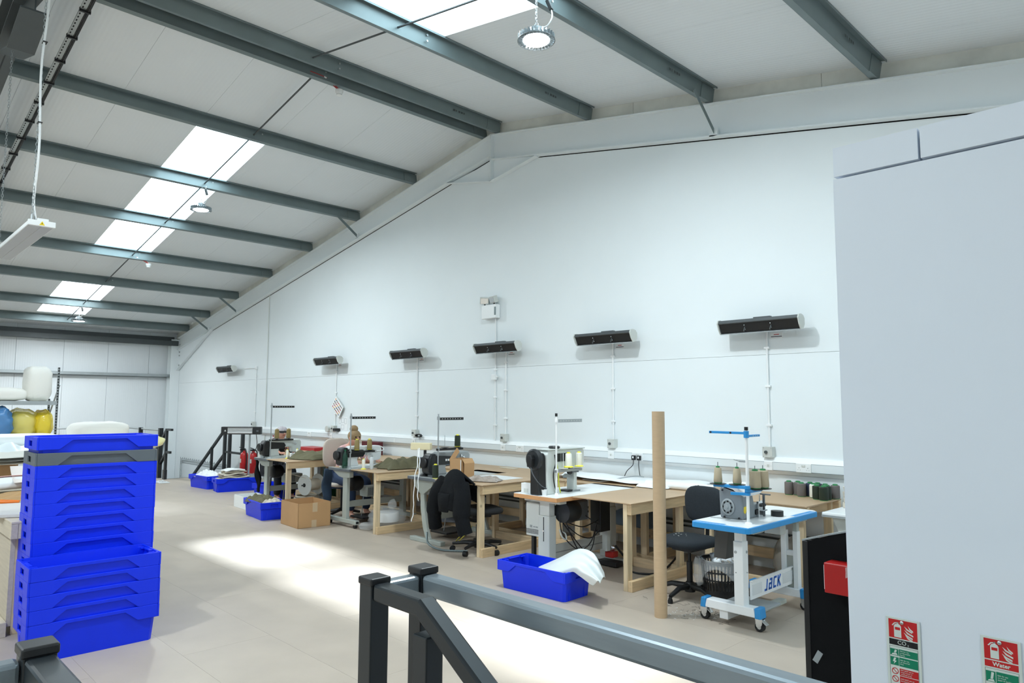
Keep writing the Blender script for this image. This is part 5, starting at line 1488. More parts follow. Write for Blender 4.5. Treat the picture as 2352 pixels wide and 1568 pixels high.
# ------------------------------------------------------------------ people at the machines
M_skin = mat('skin', (214, 158, 136), .55)
def skin_mesh(name, verts, edges, m, parent, root=0, sub=2):
    me = bpy.data.meshes.new(name)
    me.from_pydata([v[:3] for v in verts], edges, [])
    me.materials.append(m)
    o = bpy.data.objects.new(name, me); COL.objects.link(o); o.parent = parent
    md = o.modifiers.new('skin', 'SKIN'); md.use_smooth_shade = True
    if not me.skin_vertices: me.skin_vertices.new()
    for i, v in enumerate(verts):
        sv = me.skin_vertices[0].data[i]
        sv.radius = (v[3], v[4] if len(v) > 4 else v[3]); sv.use_root = (i == root)
    s = o.modifiers.new('round', 'SUBSURF'); s.levels = sub; s.render_levels = sub
    return o
def person(loc, rz, label, top, trouser, lean=.10):
    """seated figure bent over a machine, facing local +X; origin on the floor under the hips"""
    t = thing('person', label, 'person', loc, rz)
    L = lean
    V = [(0, 0, .56, .14, .12), (.03, 0, .70, .13, .105), (.05 + L * .5, 0, .86, .15, .11), (.07 + L, 0, .97, .13, .09), (.12 + L, 0, 1.035, .055), (.17 + L, 0, 1.085, .066), (.20 + L, 0, 1.13, .088, .076), (.205 + L, 0, 1.185, .07, .066)]
    E = [(i, i + 1) for i in range(7)]
    for s in (-1, 1):
        b = len(V)
        V += [(.08 + L, s * .16, .955, .062), (.16 + L, s * .25, .79, .046), (.40 + L, s * .19, .83, .036), (.47 + L, s * .16, .83, .028)]
        E += [(3, b), (b, b + 1), (b + 1, b + 2), (b + 2, b + 3)]
        b = len(V)
        V += [(.06, s * .10, .54, .09), (.43, s * .13, .52, .066), (.44, s * .13, .30, .056), (.42, s * .13, .09, .04), (.54, s * .14, .045, .036)]
        E += [(0, b), (b, b + 1), (b + 1, b + 2), (b + 2, b + 3), (b + 3, b + 4)]
    skin_mesh('body', V, E, M_skin, t)
    ct = [(0, 0, .55, .158, .135), (.03, 0, .70, .147, .12), (.05 + L * .5, 0, .86, .165, .122), (.07 + L, 0, .975, .14, .10), (.105 + L, 0, 1.02, .07)]
    Ec = [(0, 1), (1, 2), (2, 3), (3, 4)]
    for s in (-1, 1):
        b = len(ct)
        ct += [(.08 + L, s * .16, .958, .073), (.155 + L, s * .245, .80, .056), (.21 + L, s * .235, .80, .052)]
        Ec += [(3, b), (b, b + 1), (b + 1, b + 2)]
    skin_mesh('top', ct, Ec, top, t)
    tr = [(0, 0, .55, .165, .14)]; Et = []
    for s in (-1, 1):
        b = len(tr)
        tr += [(.06, s * .10, .54, .10), (.43, s * .13, .52, .076), (.44, s * .13, .30, .068), (.42, s * .13, .11, .06)]
        Et += [(0, b), (b, b + 1), (b + 1, b + 2), (b + 2, b + 3)]
    skin_mesh('trousers', tr, Et, trouser, t)
    for s in (-1, 1):
        h = MB(); w = Vector((.47 + L, s * .16, .828))
        h.blob(w + Vector((.035, -s * .005, -.004)), (.045, .038, .016), 12, 8)
        for f, (dy, ln) in enumerate(((-.028, .06), (-.010, .072), (.009, .066), (.026, .05))):
            a = w + Vector((.06, dy, 0)); h.tube([a, a + Vector((ln * .5, dy * .2, .006)), a + Vector((ln * .85, dy * .25, -.008)), a + Vector((ln, dy * .25, -.022))], [.009, .0085, .008, .006], 7)
        a = w + Vector((.015, -s * .034, -.004)); h.tube([a, a + Vector((.03, -s * .022, -.004)), a + Vector((.055, -s * .022, -.014))], [.011, .009, .007], 7)
        h.build('hand', M_skin, t, smooth=60)
    hd = Vector((.205 + L, 0, 1.14))
    MB().prism([(0, .018), (.022, -.014), (.016, -.022), (0, -.022)], 1, -.011, .011).xf(Matrix.Translation(hd + Vector((.076, 0, .0)))).build('nose', M_skin, t, bevel=.006)
    for s in (-1, 1):
        MB().blob(hd + Vector((.070, s * .030, .016)), (.012, .013, .009), 10, 8).build('eye', M_dark, t, smooth=60)
        MB().blob(hd + Vector((.0, s * .086, -.002)), (.018, .010, .028), 10, 8).build('ear', M_skin, t, smooth=60)
    MB().blob(hd + Vector((.066, 0, -.042)), (.012, .024, .006), 10, 6).build('mouth', mat('lips', (176, 98, 92), .5), t, smooth=60)
    return t, hd
pA, hA = person((-11.60, 5.64, 0), 0, 'person in grey cap with dark band bent over farthest machine', mat('black_top', (30, 30, 34), .8), mat('dark_trousers', (34, 36, 44), .8), .07)
MB().blob(hA + Vector((-.012, 0, .035)), (.098, .098, .075), 20, 12, lambda q: 1 if q.z > -.25 else .93).build('cap', mat('grey_patterned_cap', (178, 172, 176), .8, var=.3, scale=30), pA, smooth=60)
MB().lathe([(.100, 0), (.101, .018)], hA + Vector((-.012, 0, .012)), 24, caps=False).prism([(-.04, .0), (.05, -.01), (.05, -.004), (-.04, .008)], 1, -.05, .05).build('head_band', M_black, pA, smooth=60, stuff=True)
MB().bar(hA + Vector((.085, -.075, .015)), hA + Vector((-.0, -.10, .022)), .006, .01).bar(hA + Vector((.088, -.08, .012)), hA + Vector((.088, .08, .012)), .006, .018).build('glasses', M_black, pA, stuff=True)
pB, hB = person((-9.30, 5.62, 0), 0, 'person with blonde bun and pink top bent over second machine', mat('pink_floral_top', (216, 172, 170), .8, var=.3, scale=25), mat('blue_jeans', (44, 62, 92), .85), .09)
M_hair = mat('blonde_hair', (158, 130, 92), .6, var=.3, scale=12, stretch=(2, 20, 20), bump=.4, bscale=40)
MB().blob(hB + Vector((-.020, 0, .030)), (.098, .097, .088), 20, 12).build('hair', M_hair, pB, smooth=60)
MB().blob(hB + Vector((-.035, 0, .132)), (.062, .062, .052), 16, 10, lambda q: 1 + .15 * noise.noise(q * 3)).build('hair_bun', M_hair, pB, smooth=60)
# chair of the second sewer and what hangs on it
t = thing('office_chair', 'chair with rounded beige back behind the bun-haired sewer', 'chair', (-9.32, 5.62, 0), -PI / 2, 'operator chairs')
M_bfab = mat('beige_upholstery', (196, 184, 172), .85)
MB().blob((0, -.21, .90), (.22, .035, .22), 24, 12, None, .6).build('backrest', M_bfab, t, smooth=60)
MB().blob((0, 0, .455), (.22, .21, .04), 24, 10, None, .6).build('seat', M_bfab, t, smooth=60)
MB().bar((0, -.15, .43), (0, -.24, .75), .05, .02).build('back_post', M_black, t)
MB().cyl((0, 0, .06), (0, 0, .42), .025, 12).build('gas_column', M_black, t, smooth=40)
for k in range(5):
    a = 2 * PI * k / 5 + .3
    MB().tube([(0, 0, .09), (.27 * math.cos(a), .27 * math.sin(a), .03)], [.026, .018], 8).build('base_arm', M_black, t, smooth=40)
t = thing('stool', 'plain black stool under the capped sewer', 'stool', (-11.60, 5.64, 0))
MB().lathe([(.16, .40), (.17, .41), (.17, .43), (.15, .44)], (0, 0, 0), 22).build('seat', M_black, t, smooth=40)
for k in range(4):
    a = PI / 4 + PI / 2 * k
    MB().cyl((.10 * math.cos(a), .10 * math.sin(a), .40), (.17 * math.cos(a), .17 * math.sin(a), 0), .012, 8).build('leg', M_black, t, smooth=40)
t = thing('navy_garment', 'dark blue garment hanging beside the second table leg', 'garment', (-8.93, 5.14, 0))
MB().grid(lambda u, v: (.02 * math.sin(v * 9), (u - .5) * (.10 + .05 * math.sin(v * 3)), .735 - v * .46), 10, 14).build('garment_cloth', mat('navy_cloth', (40, 58, 78), .85), t, smooth=70, solid=.03, sub=1)
t = thing('black_garment', 'black garment hanging under corner of the farthest table', 'garment', (-11.12, 5.12, 0))
MB().grid(lambda u, v: ((u - .5) * .10 + .10 * v, .02 * math.sin(v * 9 + u * 3), .74 - v * .52), 10, 14).build('garment_cloth', M_fleece, t, smooth=70, solid=.04, sub=1)

# ------------------------------------------------------------------ stair rails in the foreground
M_rail = mat('grey_steel_rail', (138, 149, 156), 0.30, 0.55, var=.06, scale=6, stretch=(1, 8, 8))
M_rblack = mat('black_rail_paint', (30, 36, 40), 0.35, 0.1, var=.04)
def rail_post(t, x, y, z0=0, top=1.10, s=.034):
    MB().box(x - s, x + s, y - s, y + s, z0, top - .02).build('post', M_rblack, t, bevel=.004)
    MB().box(x - s - .004, x + s + .004, y - s - .004, y + s + .004, top - .024, top).build('post_cap', M_black, t, bevel=.005)
    if z0 == 0: MB().box(x - .06, x + .06, y - .06, y + .06, 0, .01).build('base_plate', M_rblack, t, bevel=.003)
def box_rail(t, name, pts, w, h, m, bev=.008):
    """mitred box-section rail through pts, all in one x-z plane"""
    pts = [Vector(p) for p in pts]; n = len(pts); vs = []
    for i, p in enumerate(pts):
        d0 = (pts[i] - pts[i - 1]).normalized() if i else None
        d1 = (pts[i + 1] - pts[i]).normalized() if i < n - 1 else None
        d = ((d0 or d1) + (d1 or d0)).normalized()
        side = Vector((-d.y, d.x, 0)).normalized() if abs(d.z) < .99 else Vector((0, 1, 0))
        up = side.cross(d) * -1
        if up.z < 0: up = -up
        k = 1 / max(.5, d.dot(d0 or d1))
        vs += [p - side * w / 2 - up * h / 2 * k, p + side * w / 2 - up * h / 2 * k, p + side * w / 2 + up * h / 2 * k, p - side * w / 2 + up * h / 2 * k]
    fs = [(3, 2, 1, 0), tuple(range(4 * n - 4, 4 * n))]
    for i in range(n - 1):
        for k in range(4):
            l = (k + 1) % 4; fs.append((i * 4 + k, i * 4 + l, i * 4 + 4 + l, i * 4 + 4 + k))
    return MB().add(vs, fs).build(name, m, t, bevel=bev)
gr1 = thing('stair_rail', 'dark steel stair rail in the foreground with long grey top rail', 'railing', (0, 0, 0))
rail_post(gr1, -1.953, 1.303); rail_post(gr1, -1.961, 1.503)
rail_post(gr1, 1.6, 1.503)
MB().box(-1.927, 1.566, 1.470, 1.536, 1.012, 1.078).build('top_rail', M_rail, gr1, bevel=.012)
MB().box(-1.927, 1.566, 1.480, 1.526, .55, .596).build('mid_rail', M_rail, gr1, bevel=.010)
MB().box(-1.985, -1.93, 1.337, 1.469, 1.014, 1.076).build('short_rail', M_rail, gr1, bevel=.010)
box_rail(gr1, 'handrail', [(-1.919, 1.303, 1.058), (-1.69, 1.303, 1.058), (-.55, 1.303, .372), (.4, 1.303, -.2)], .058, .052, M_rblack)
MB().box(-1.705, -1.64, 1.272, 1.334, -.3, .985).build('stair_post', M_rblack, gr1, bevel=.004)
gr2 = thing('stair_rail', 'dark steel stair rail at the lower left corner before the crates', 'railing', (0, 0, 0))
rail_post(gr2, -1.953, .393)
MB().box(-1.980, -1.925, -3.2, .358, 1.012, 1.07).build('top_rail', M_rail, gr2, bevel=.010)
MB().box(-1.975, -1.930, -3.2, .358, .55, .596).build('mid_rail', M_rail, gr2, bevel=.010)
box_rail(gr2, 'handrail', [(-1.919, .393, 1.05), (-1.60, .393, 1.05), (-.46, .393, .364), (.4, .393, -.15)], .062, .055, M_rblack)
MB().box(-1.62, -1.555, .362, .424, -.3, .98).build('stair_post', M_rblack, gr2, bevel=.004)
rail_post(gr2, -1.953, -3.23)
st = sroot('trim_7')
for k in range(9):
    MB().box(-1.86 + .25 * k, -1.58 + .25 * k, .44, 1.25, -.19 * (k + 1) - .03, -.19 * (k + 1)).build('stair_tread', M_steel_d, st)
for y in (.425, 1.25):
    MB().prism([(-1.86, -.02), (-1.86, -.30), (.55, -2.1), (.75, -2.0)], 1, y, y + .015).build('stringer', M_steel_d, st)

# ------------------------------------------------------------------ black screen with red box by the partition
t = thing('office_screen', 'black fabric office screen with curved top beside white partition', 'screen', (-1.30, 3.0, 0))
M_screen = mat('black_screen_cloth', (13, 14, 16), .9, bump=.1, bscale=400, spec=.2)
arc = [(x * .12, 1.082 + .125 * (1 - math.exp(-x * .12 / .25))) for x in range(0, 11)]
MB().prism([(0.024, .04)] + [(1.2, .04)] + [(a + .024, b) for a, b in arc[::-1]], 1, -.012, .012).build('screen_panel', M_screen, t)
MB().box(0, .024, -.016, .016, 0, 1.084).build('edge_profile', M_black, t, bevel=.003)
MB().box(0, 1.22, -.016, .016, 0, .04).build('foot_profile', M_black, t)
MB().grid(lambda u, v: (.0 + 1.22 * u, -.016 + .032 * v, 1.084 + .125 * (1 - math.exp(-max(0, 1.22 * u - .024) / .25))), 12, 1).build('top_profile', M_midgrey, t, solid=.006)
MB().obox((.05, -.0135, .622), (.023, .002, .05), Matrix.Rotation(math.radians(28), 3, 'Y')).build('grey_tape_piece', M_midgrey, t)
t = thing('red_box', 'red plastic wrapped box fixed to the black screen', 'box', (-1.183, 2.985, .905))
MB().prism([(0, 0), (.16, 0), (.16, .118), (.0, .118)], 1, -.075, .0025).build('box_body', M_red, t, bevel=.004)
MB().box(-.006, 0.0, -.06, -.02, .01, .105).build('white_card', M_paper, t)
MB().grid(lambda u, v: (.085 + .075 * u, -.0775 - .0015 * math.sin(u * 14 + v * 8), 0.07 + .04 * v + .008 * math.sin(u * 6)), 10, 5).build('glossy_wrap', mat('clear_wrap', (236, 228, 228), .12, alpha=.45), t, smooth=60)
MB().box(.09, .15, -.05, -.02, .1182, .1192).build('white_label', M_paper, t)

# ------------------------------------------------------------------ fire extinguisher signs on the partition
M_lum = mat('photoluminescent_white', (206, 214, 208), .4)
M_sred = mat('sign_red', (188, 28, 30), .4)
M_sgreen = mat('sign_green_panel', (0, 122, 90), .4)
M_sblack = mat('sign_black', (16, 18, 22), .4)
def fire_sign(x0, label, band_m, band_text, rows, w=.095):
    t = thing('fire_sign', label, 'sign', (x0, 2.398, 1.003), 0, 'fire extinguisher signs on the partition')
    Hh = .24
    MB().box(0, w, -.003, 0, -Hh, 0).build('sign_plate', M_lum, t, bevel=.0015)
    p = MB().box(.008, w - .008, -.0036, -.003, -.061, -.006).build('red_panel', M_sred, t)
    e = MB()
    e.prism([(.023, -.058), (.043, -.058), (.043, -.025), (.040, -.020), (.036, -.018), (.036, -.014), (.031, -.014), (.031, -.018), (.026, -.020), (.023, -.025)], 1, -.0042, -.0036)
    e.prism([(.017, -.024), (.024, -.0155), (.036, -.0125), (.036, -.0155), (.026, -.0175), (.020, -.025)], 1, -.0042, -.0036)
    e.build('extinguisher_symbol', M_lum, t, stuff=True)
    MB().box(.026, .040, -.0046, -.0042, -.036, -.028).build('symbol_label', M_sred, t)
    f = MB()
    for k, (fx, fz, ln) in enumerate(((.052, -.022, .021), (.062, -.019, .014), (.052, -.032, .024), (.050, -.040, .024), (.054, -.047, .020))):
        f.prism([(fx, fz), (fx + ln * .3, fz - .010), (fx + ln, fz - .017), (fx + ln, fz - .0125), (fx + ln * .45, fz - .007)], 1, -.0042, -.0036)
    f.build('flame_symbol', M_lum, t, stuff=True)
    b = MB().box(.008, w - .008, -.0036, -.003, -.082, -.0645).build('band', band_m, t)
    Rt = Matrix.Rotation(PI / 2, 4, 'X')
    if band_text == 'CO2':
        text_mesh('lettering', 'CO', .0165, M_lum, t, Matrix.Translation((w / 2 - .004, -.0037, -.0733)) @ Rt)
        text_mesh('lettering', '2', .008, M_lum, t, Matrix.Translation((w / 2 + .013, -.0037, -.0775)) @ Rt)
    else:
        text_mesh('lettering', band_text, .0155, M_lum, t, Matrix.Translation((w / 2, -.0037, -.0733)) @ Rt, bold=.0004)
    for q in ((.008, w - .008, -.0868, -.0862), (.008, .0086, -Hh + .006, -.0865), (w - .0086, w - .008, -Hh + .006, -.0865)):
        MB().box(q[0], q[1], -.0034, -.003, q[2], q[3]).build('frame_line', M_sblack, t)
    for (z1, z0, m, lines, icon) in rows:
        MB().box(.034, w - .0095, -.0036, -.003, z0, z1).build('text_panel', m, t)
        n = len(lines)
        for i, s in enumerate(lines):
            text_mesh('lettering', s, .0052, M_lum, t, Matrix.Translation((.037, -.0037, (z0 + z1) / 2 + (n / 2 - i - .5) * .0058)) @ Rt, align='LEFT')
        if icon == 'stop':
            cx, cz = .0215, (z0 + z1) / 2
            MB().lathe([(.0075, 0), (.0095, 0), (.0095, .0005), (.0075, .0005), (.0075, 0)], (cx, -.0031, cz), 22, (0, -1, 0), caps=False).build('stop_ring', M_sred, t)
            MB().obox((cx, -.0034, cz), (.017, .0005, .0018), Matrix.Rotation(PI / 4, 3, 'Y')).build('stop_bar', M_sred, t)
        else:
            MB().box(.0095, .0325, -.0036, -.003, z0 + .0005, z1 - .001).build('icon_panel', m, t)
            i_ = MB()
            if icon == 'bolt':
                i_.prism([(.020, z1 - .003), (.026, z1 - .003), (.022, (z0 + z1) / 2 + .001), (.027, (z0 + z1) / 2 + .001), (.018, z0 + .003), (.021, (z0 + z1) / 2 - .002), (.016, (z0 + z1) / 2 - .002)], 1, -.0042, -.0036)
            else:
                i_.prism([(.013, z0 + .002), (.030, z0 + .002), (.027, z0 + .008), (.016, z0 + .006)], 1, -.0042, -.0036)
                i_.prism([(.020, z0 + .008), (.023, z1 - .003), (.029, z1 - .004), (.026, z0 + .009)], 1, -.0042, -.0036)
            i_.build('icon', M_lum, t, stuff=True)
    MB().blob((w / 2 - .002, -.005, -.0125), (.0058, .003, .0058), 14, 8).build('screw_cap', M_chrome, t, smooth=60)
fire_sign(-.789, 'extinguisher sign reading CO2 in a black band, left on partition', M_sblack, 'CO2',
          [(-.093, -.1135, M_sgreen, ['Safe for use', 'on flammable', 'liquids'], 'drip'), (-.117, -.1425, M_sgreen, ['Safe for use', 'on electrical', 'fires'], 'bolt'),
           (-.149, -.1695, M_sred, ['DO NOT use in', 'small rooms or', 'confined areas'], 'stop'), (-.1715, -.1925, M_sred, ['DO NOT use on', 'burning fats'], 'stop'), (-.1945, -.2155, M_sred, ['DO NOT hold', 'the horn'], 'stop')])
fire_sign(-.540, 'extinguisher sign reading Water in a red band, right on partition', M_sred, 'Water',
          [(-.093, -.1235, M_sgreen, ['Safe for use', 'on wood,', 'paper & textiles'], 'drip'), (-.127, -.155, M_sred, ['DO NOT use on', 'electrical fires'], 'stop')])

# ------------------------------------------------------------------ left work table and what lies on it
tb_ = thing('packing_table', 'rough pine table with thick frame behind the blue crate stacks', 'table', (-6.08, 1.02, 0))
M_pale = wood('pale_table_pine', (206, 194, 174), 1, .1)
M_paleX = wood('pale_table_pine_x', (204, 192, 172), 0, .1)
MB().box(-4.2, 0, 0, 0.72, .785, .80).build('table_top', M_pale, tb_, bevel=.003)
MB().box(-4.2, 0, .0, .045, .68, .784).build('apron', M_paleX, tb_, bevel=.003)
MB().box(-.045, 0, .046, .12, .68, .784).build('apron', M_pale, tb_, bevel=.003)
MB().box(-.045, 0, .121, 0.72, .68, .784).build('apron', M_pale, tb_, bevel=.003)
MB().box(-4.2, 0, 0.675, 0.72, .68, .784).build('apron', M_paleX, tb_, bevel=.003)
for x in (-.14, -2.1, -4.15):
    MB().box(x, x + .045, .05, .15, .0, .679).build('leg', M_pineZ, tb_, bevel=.003)
    MB().box(x, x + .045, 0.58, 0.67, .0, .679).build('leg', M_pineZ, tb_, bevel=.003)
MB().box(-4.2, -.095, .02, .049, .06, .67).build('side_sheet', M_paleX, tb_)
MB().box(-4.2, -.05, -.03, .018, 0, .10).build('bottom_rail', M_paleX, tb_, bevel=.003)
MB().box(-.16, -.145, .151, 0.57, 0, .10).build('bottom_rail', M_pale, tb_, bevel=.003)
TZ = .80
MB_ = MB
t = thing('pattern_board', 'pale grey card pattern sheet at the table edge', 'card', (-6.75, 1.42, TZ + .014))
MB().prism([(-.48, -.43), (.40, -.44), (.47, -.30), (.44, .5), (-.5, .5)], 2, -.012, .012).build('card_sheet', mat('pale_card', (206, 204, 200), .6), t, bevel=.004)
t = thing('grey_tool', 'dark grey flat plastic tool lying on pattern card', 'tool', (-6.60, 1.28, TZ + .027))
MB().prism([(-.11, -.012), (-.085, .014), (.2, .016), (.2, -.026), (-.10, -.026)], 2, 0, .02).build('tool_body', mat('dark_grey_plastic', (84, 86, 88), .5), t, bevel=.004)
t = thing('orange_cutter', 'orange handled knife on pattern card', 'knife', (-7.02, 1.16, TZ + .034))
MB().tube([(-.05, -.12, 0), (-.02, -.06, .004), (.02, .06, 0)], [.014, .02, .012], 10).build('handle', mat('orange_plastic', (232, 120, 30), .4), t, smooth=60)
MB().bar((.02, .06, 0), (.05, .18, -.004), .018, .003).build('blade', M_galv, t)
M_tan = mat('tan_paper', (176, 138, 88), .6, var=.1, scale=8)
heap('tan_cover', 'crumpled tan brown paper cover on table behind pattern card', 'paper', (-7.35, 1.55, TZ), (.62, .95), .13, M_tan, 23, .1, 1.6)
t = thing('striped_fabric', 'white fabric with pink stripe folded on table', 'fabric', (-7.95, 1.62, TZ))
M_strip = mat('white_fabric_flat', (226, 228, 230), .8)
MB().grid(lambda u, v: (-.32 + .62 * u, -.62 + 1.2 * v, .07 + .05 * math.sin(u * 3) + .02 * math.sin(v * 5)), 14, 14).build('fabric_sheet', M_strip, t, smooth=70, solid=.05)
MB().grid(lambda u, v: (-.12 + .2 * u, -.62 + 1.2 * v, .098 + .05 * math.sin((.2 + .2 * u / .62) * 3) + .02 * math.sin(v * 5) + .004), 6, 14).build('pink_stripe', M_pink, t, smooth=70, solid=.004)
t = thing('paper_sheet', 'curling pale paper sheet beside blue crates on table', 'paper', (-7.72, 1.55, TZ + .12))
MB().grid(lambda u, v: (-.45 + .62 * u * (1 - .3 * v), -.22 + .6 * v - .06 * u, .015 + .10 * (1 - u) ** 2), 14, 10).build('sheet', mat('pale_pinkish_paper', (226, 216, 210), .6), t, smooth=70, solid=.003)
open_box('cardboard_box', 'brown cardboard box on table at left edge under fabric layers', (-9.25, 1.27, TZ), math.radians(3), .55, .50, .19, M_card)
heap('brown_bundle', 'brown padded bundle on table right of cardboard box', 'bundle', (-9.15, 1.78, TZ), (.5, .42), .22, mat('brown_pad', (142, 118, 94), .8, var=.2), 24, 0, 2)
for k in range(3):
    heap('fabric_layer', 'grey white fabric layer heaped over cardboard box, %s layer' % ['lowest', 'middle', 'upper'][k], 'fabric', (-9.15 + .03 * k, 1.50 + .03 * k, TZ + .20 + .035 * k), (.75 - .05 * k, .95 - .06 * k), .075, [M_natcloth, mat('grey_layer', (150, 150, 146), .8), mat('charcoal_layer', (206, 206, 200), .8)][k], 50 + k, .1 * k, 2.2, 'fabric layers on the box')
heap('white_bag', 'crumpled white plastic bag on fabric layers', 'bag', (-9.30, 1.50, TZ + .27), (.80, .80), .17, mat('white_bag_film', (228, 238, 242), .22), 61, .2, 2.6)
t = thing('foam_block', 'white foam slab lying on top of white bag', 'foam', (-9.75, 1.58, TZ + .365))
MB().blob((0, 0, .05), (.34, .46, .062), 28, 12, None, .35).build('slab', M_wfab, t, smooth=60)

# ------------------------------------------------------------------ rack by the eaves with cushions and bags
rk = thing('shelf_rack', 'grey slotted steel shelf rack near the eaves wall', 'rack', (-14.5, 3.0, 0))
def upright(x, y, h):
    MB().box(x - .02, x + .02, y - .002, y + .002, 0, h).box(x - .02, x - .016, y - .03, y + .002, 0, h).build('upright', M_galv, rk)
    b = MB(); z = .08
    while z < h:
        b.box(x - .008, x + .010, y - .0035, y + .0032, z + .004, z + .020); z += .05
    b.build('slots', M_dark, rk, stuff=True)
    b = MB(); z = .08
    while z < h:
        b.box(x - .0165, x + .021, y - .022, y - .008, z + .004, z + .020); z += .05
    b.build('slots', M_dark, rk, stuff=True)
for y in (-2.6, 0):
    upright(0, y, 2.25); upright(-.62, y, 1.70 if y == 0 else 2.25)
for z in (.30, 1.02, 1.66):
    MB().box(.012, .024, -2.58, -.02, z - .07, z).build('beam', M_galv, rk)
    MB().box(-.66, -.64, -2.58, -.02, z - .06, z).build('beam', M_galv, rk)
    MB().box(-.64, .01, -2.58, -.02, z - .012, z).build('shelf', M_cream, rk)
MB().bar((0, .01, 1.95), (-.62, .01, 1.45), .02, .02).build('brace', M_galv, rk)
MB().bar((0, .01, .95), (-.62, .01, .45), .02, .02).build('brace', M_galv, rk)
def cushion(name, label, cat, c, rad, m, seed, rz=0, group=None, pw=.5, amp=.06, ry=0):
    t = thing(name, label, cat, c, rz, group)
    MB().blob((0, 0, 0), rad, 30, 18, lambda q: 1 + amp * noise.noise(Vector((q.x * 2.2, q.y * 2.2, q.z * 2.2 + seed))) + amp * .6 * noise.noise(Vector((q.x * 6, q.y * 6, q.z * 6 + seed))), pw).build(name + '_skin', m, t, smooth=70)
    return t
M_cush = mat('white_cushion', (232, 230, 224), .85, bump=.06, bscale=30, spec=.2)
cushion('cushion', 'white square cushion standing upright on top rack shelf', 'cushion', (-14.5 - .25, 2.72, 1.66 + .30), (.17, .20, .305), M_cush, 1, .2)
cushion('cushion', 'white flat cushion lying on top rack shelf', 'cushion', (-14.5 - .30, 2.05, 1.66 + .112), (.26, .54, .115), M_cush, 2)
cushion('white_pillow', 'long white bolster pillow lying behind the tall crate stack', 'pillow', (-9.0, 2.27, 1.29), (.22, .285, .135), M_cush, 3, .06)
cushion('yellow_bag', 'pale yellow flat bag lying behind the tall crate stack', 'bag', (-8.0, 2.33, 1.24), (.26, .30, .082), mat('pale_yellow_bag', (240, 232, 170), .3), 4, .05, None, .8)
pt = thing('pallet_bales', 'plain wrapped bale under the bolster pillow behind crate stack', 'bale', (-8.55, 2.36, 0))
MB().box(-.72, .78, -.30, .10, 0, 1.155).build('bale_body', M_wfab, pt, bevel=.04)
M_yel = mat('yellow_film', (240, 224, 96), .22, alpha=.5)
M_paleyel = mat('yellowed_stuffing', (240, 232, 186), .8)
M_bluef = mat('blue_film', (58, 132, 196), .2, alpha=.72)
def film_bag(label, c, rad, film, fill, seed):
    t = thing('film_bag', label, 'bag', c, 0)
    MB().blob((0, 0, -.02), (rad[0] * .86, rad[1] * .86, rad[2] * .86), 22, 14, lambda q: 1 + .12 * noise.noise(Vector((q.x * 3, q.y * 3, q.z * 3 + seed))), .7).build('stuffing', fill, t, smooth=70)
    MB().blob((0, 0, 0), rad, 32, 20, lambda q: 1 + .16 * noise.noise(Vector((q.x * 3, q.y * 3, q.z * 3 + seed))) + .06 * noise.noise(Vector((q.x * 11, q.y * 11, q.z * 11 + seed))), .75).build('film', film, t, smooth=70)
film_bag('yellow film bag with pale stuffing, left one on rack shelf', (-14.85, 2.53, 1.02 + .255), (.22, .24, .25), M_yel, M_paleyel, 5)
film_bag('strong yellow film bag at the right end of rack shelf', (-14.85, 2.85, 1.02 + .245), (.22, .15, .24), mat('bright_yellow_film', (250, 222, 40), .2, alpha=.7), M_paleyel, 8)
film_bag('blue film bag of white stuffing hanging over rack shelf', (-14.72, 2.10, 1.02 + .25), (.30, .28, .30), M_bluef, M_wfab, 12)

# ------------------------------------------------------------------ far stair well, its rails, heater on a stand, extinguishers
fr = thing('stair_rail', 'black stair rail at the far left corner with grey guard rails', 'railing', (0, 0, 0))
MB().box(-16.20, -16.10, 5.36, 5.42, 0, .20).build('base_plate', M_blackm, fr)
MB().box(-16.18, -16.12, 5.37, 5.42, 0.0, 1.08).build('post', M_blackm, fr)
MB().box(-16.56, -16.47, 5.35, 5.43, 0, 1.08).build('post', M_blackm, fr)
MB().box(-17.9, -17.84, 5.35, 5.43, 0, 1.06).build('post', M_blackm, fr)
MB().bar((-15.85, 5.40, 1.06), (-16.15, 5.40, 1.06), .05, .045).build('rail_return', M_blackm, fr)
MB().bar((-16.15, 5.40, 1.06), (-17.6, 5.40, -.02), .05, .05).build('handrail', M_blackm, fr)
MB().bar((-15.9, 5.40, .58), (-16.15, 5.40, .58), .05, .05).build('rail_return', M_blackm, fr)
MB().bar((-16.15, 5.40, .56), (-17.2, 5.40, -.22), .05, .05).build('mid_rail', M_blackm, fr)
MB().cyl((-16.5, 5.40, 1.03), (-20.4, 5.40, 1.03), .02, 8).build('guard_rail', M_galv, fr, smooth=40)
MB().cyl((-20.0, 5.38, 1.0), (-20.0, 1.0, 1.0), .02, 8).build('guard_rail', M_galv, fr, smooth=40)
f2 = thing('stair_rail', 'black stair rail descending left behind the floor heater', 'railing', (0, 0, 0))
Y2 = 6.55
for x, h in ((-15.88, 1.05), (-15.62, 1.04), (-14.95, 1.04)):
    MB().box(x - .035, x + .035, Y2 - .03, Y2 + .03, 0, h).build('post', M_blackm, f2)
MB().box(-16.62, -16.57, Y2 - .025, Y2 + .025, -.3, .62).build('post', M_blackm, f2)
MB().bar((-15.9, Y2, 1.04), (-17.85, Y2, -.22), .05, .05).build('handrail', M_blackm, f2)
MB().bar((-15.9, Y2, .48), (-17.1, Y2, -.30), .05, .05).build('mid_rail', M_blackm, f2)
MB().bar((-15.9, Y2, .55), (-14.95, Y2, .55), .045, .045).build('tie_rail', M_blackm, f2)
MB().bar((-15.9, Y2, 1.02), (-14.95, Y2, 1.02), .045, .045).build('tie_rail', M_blackm, f2)
s2 = sroot('trim_8')
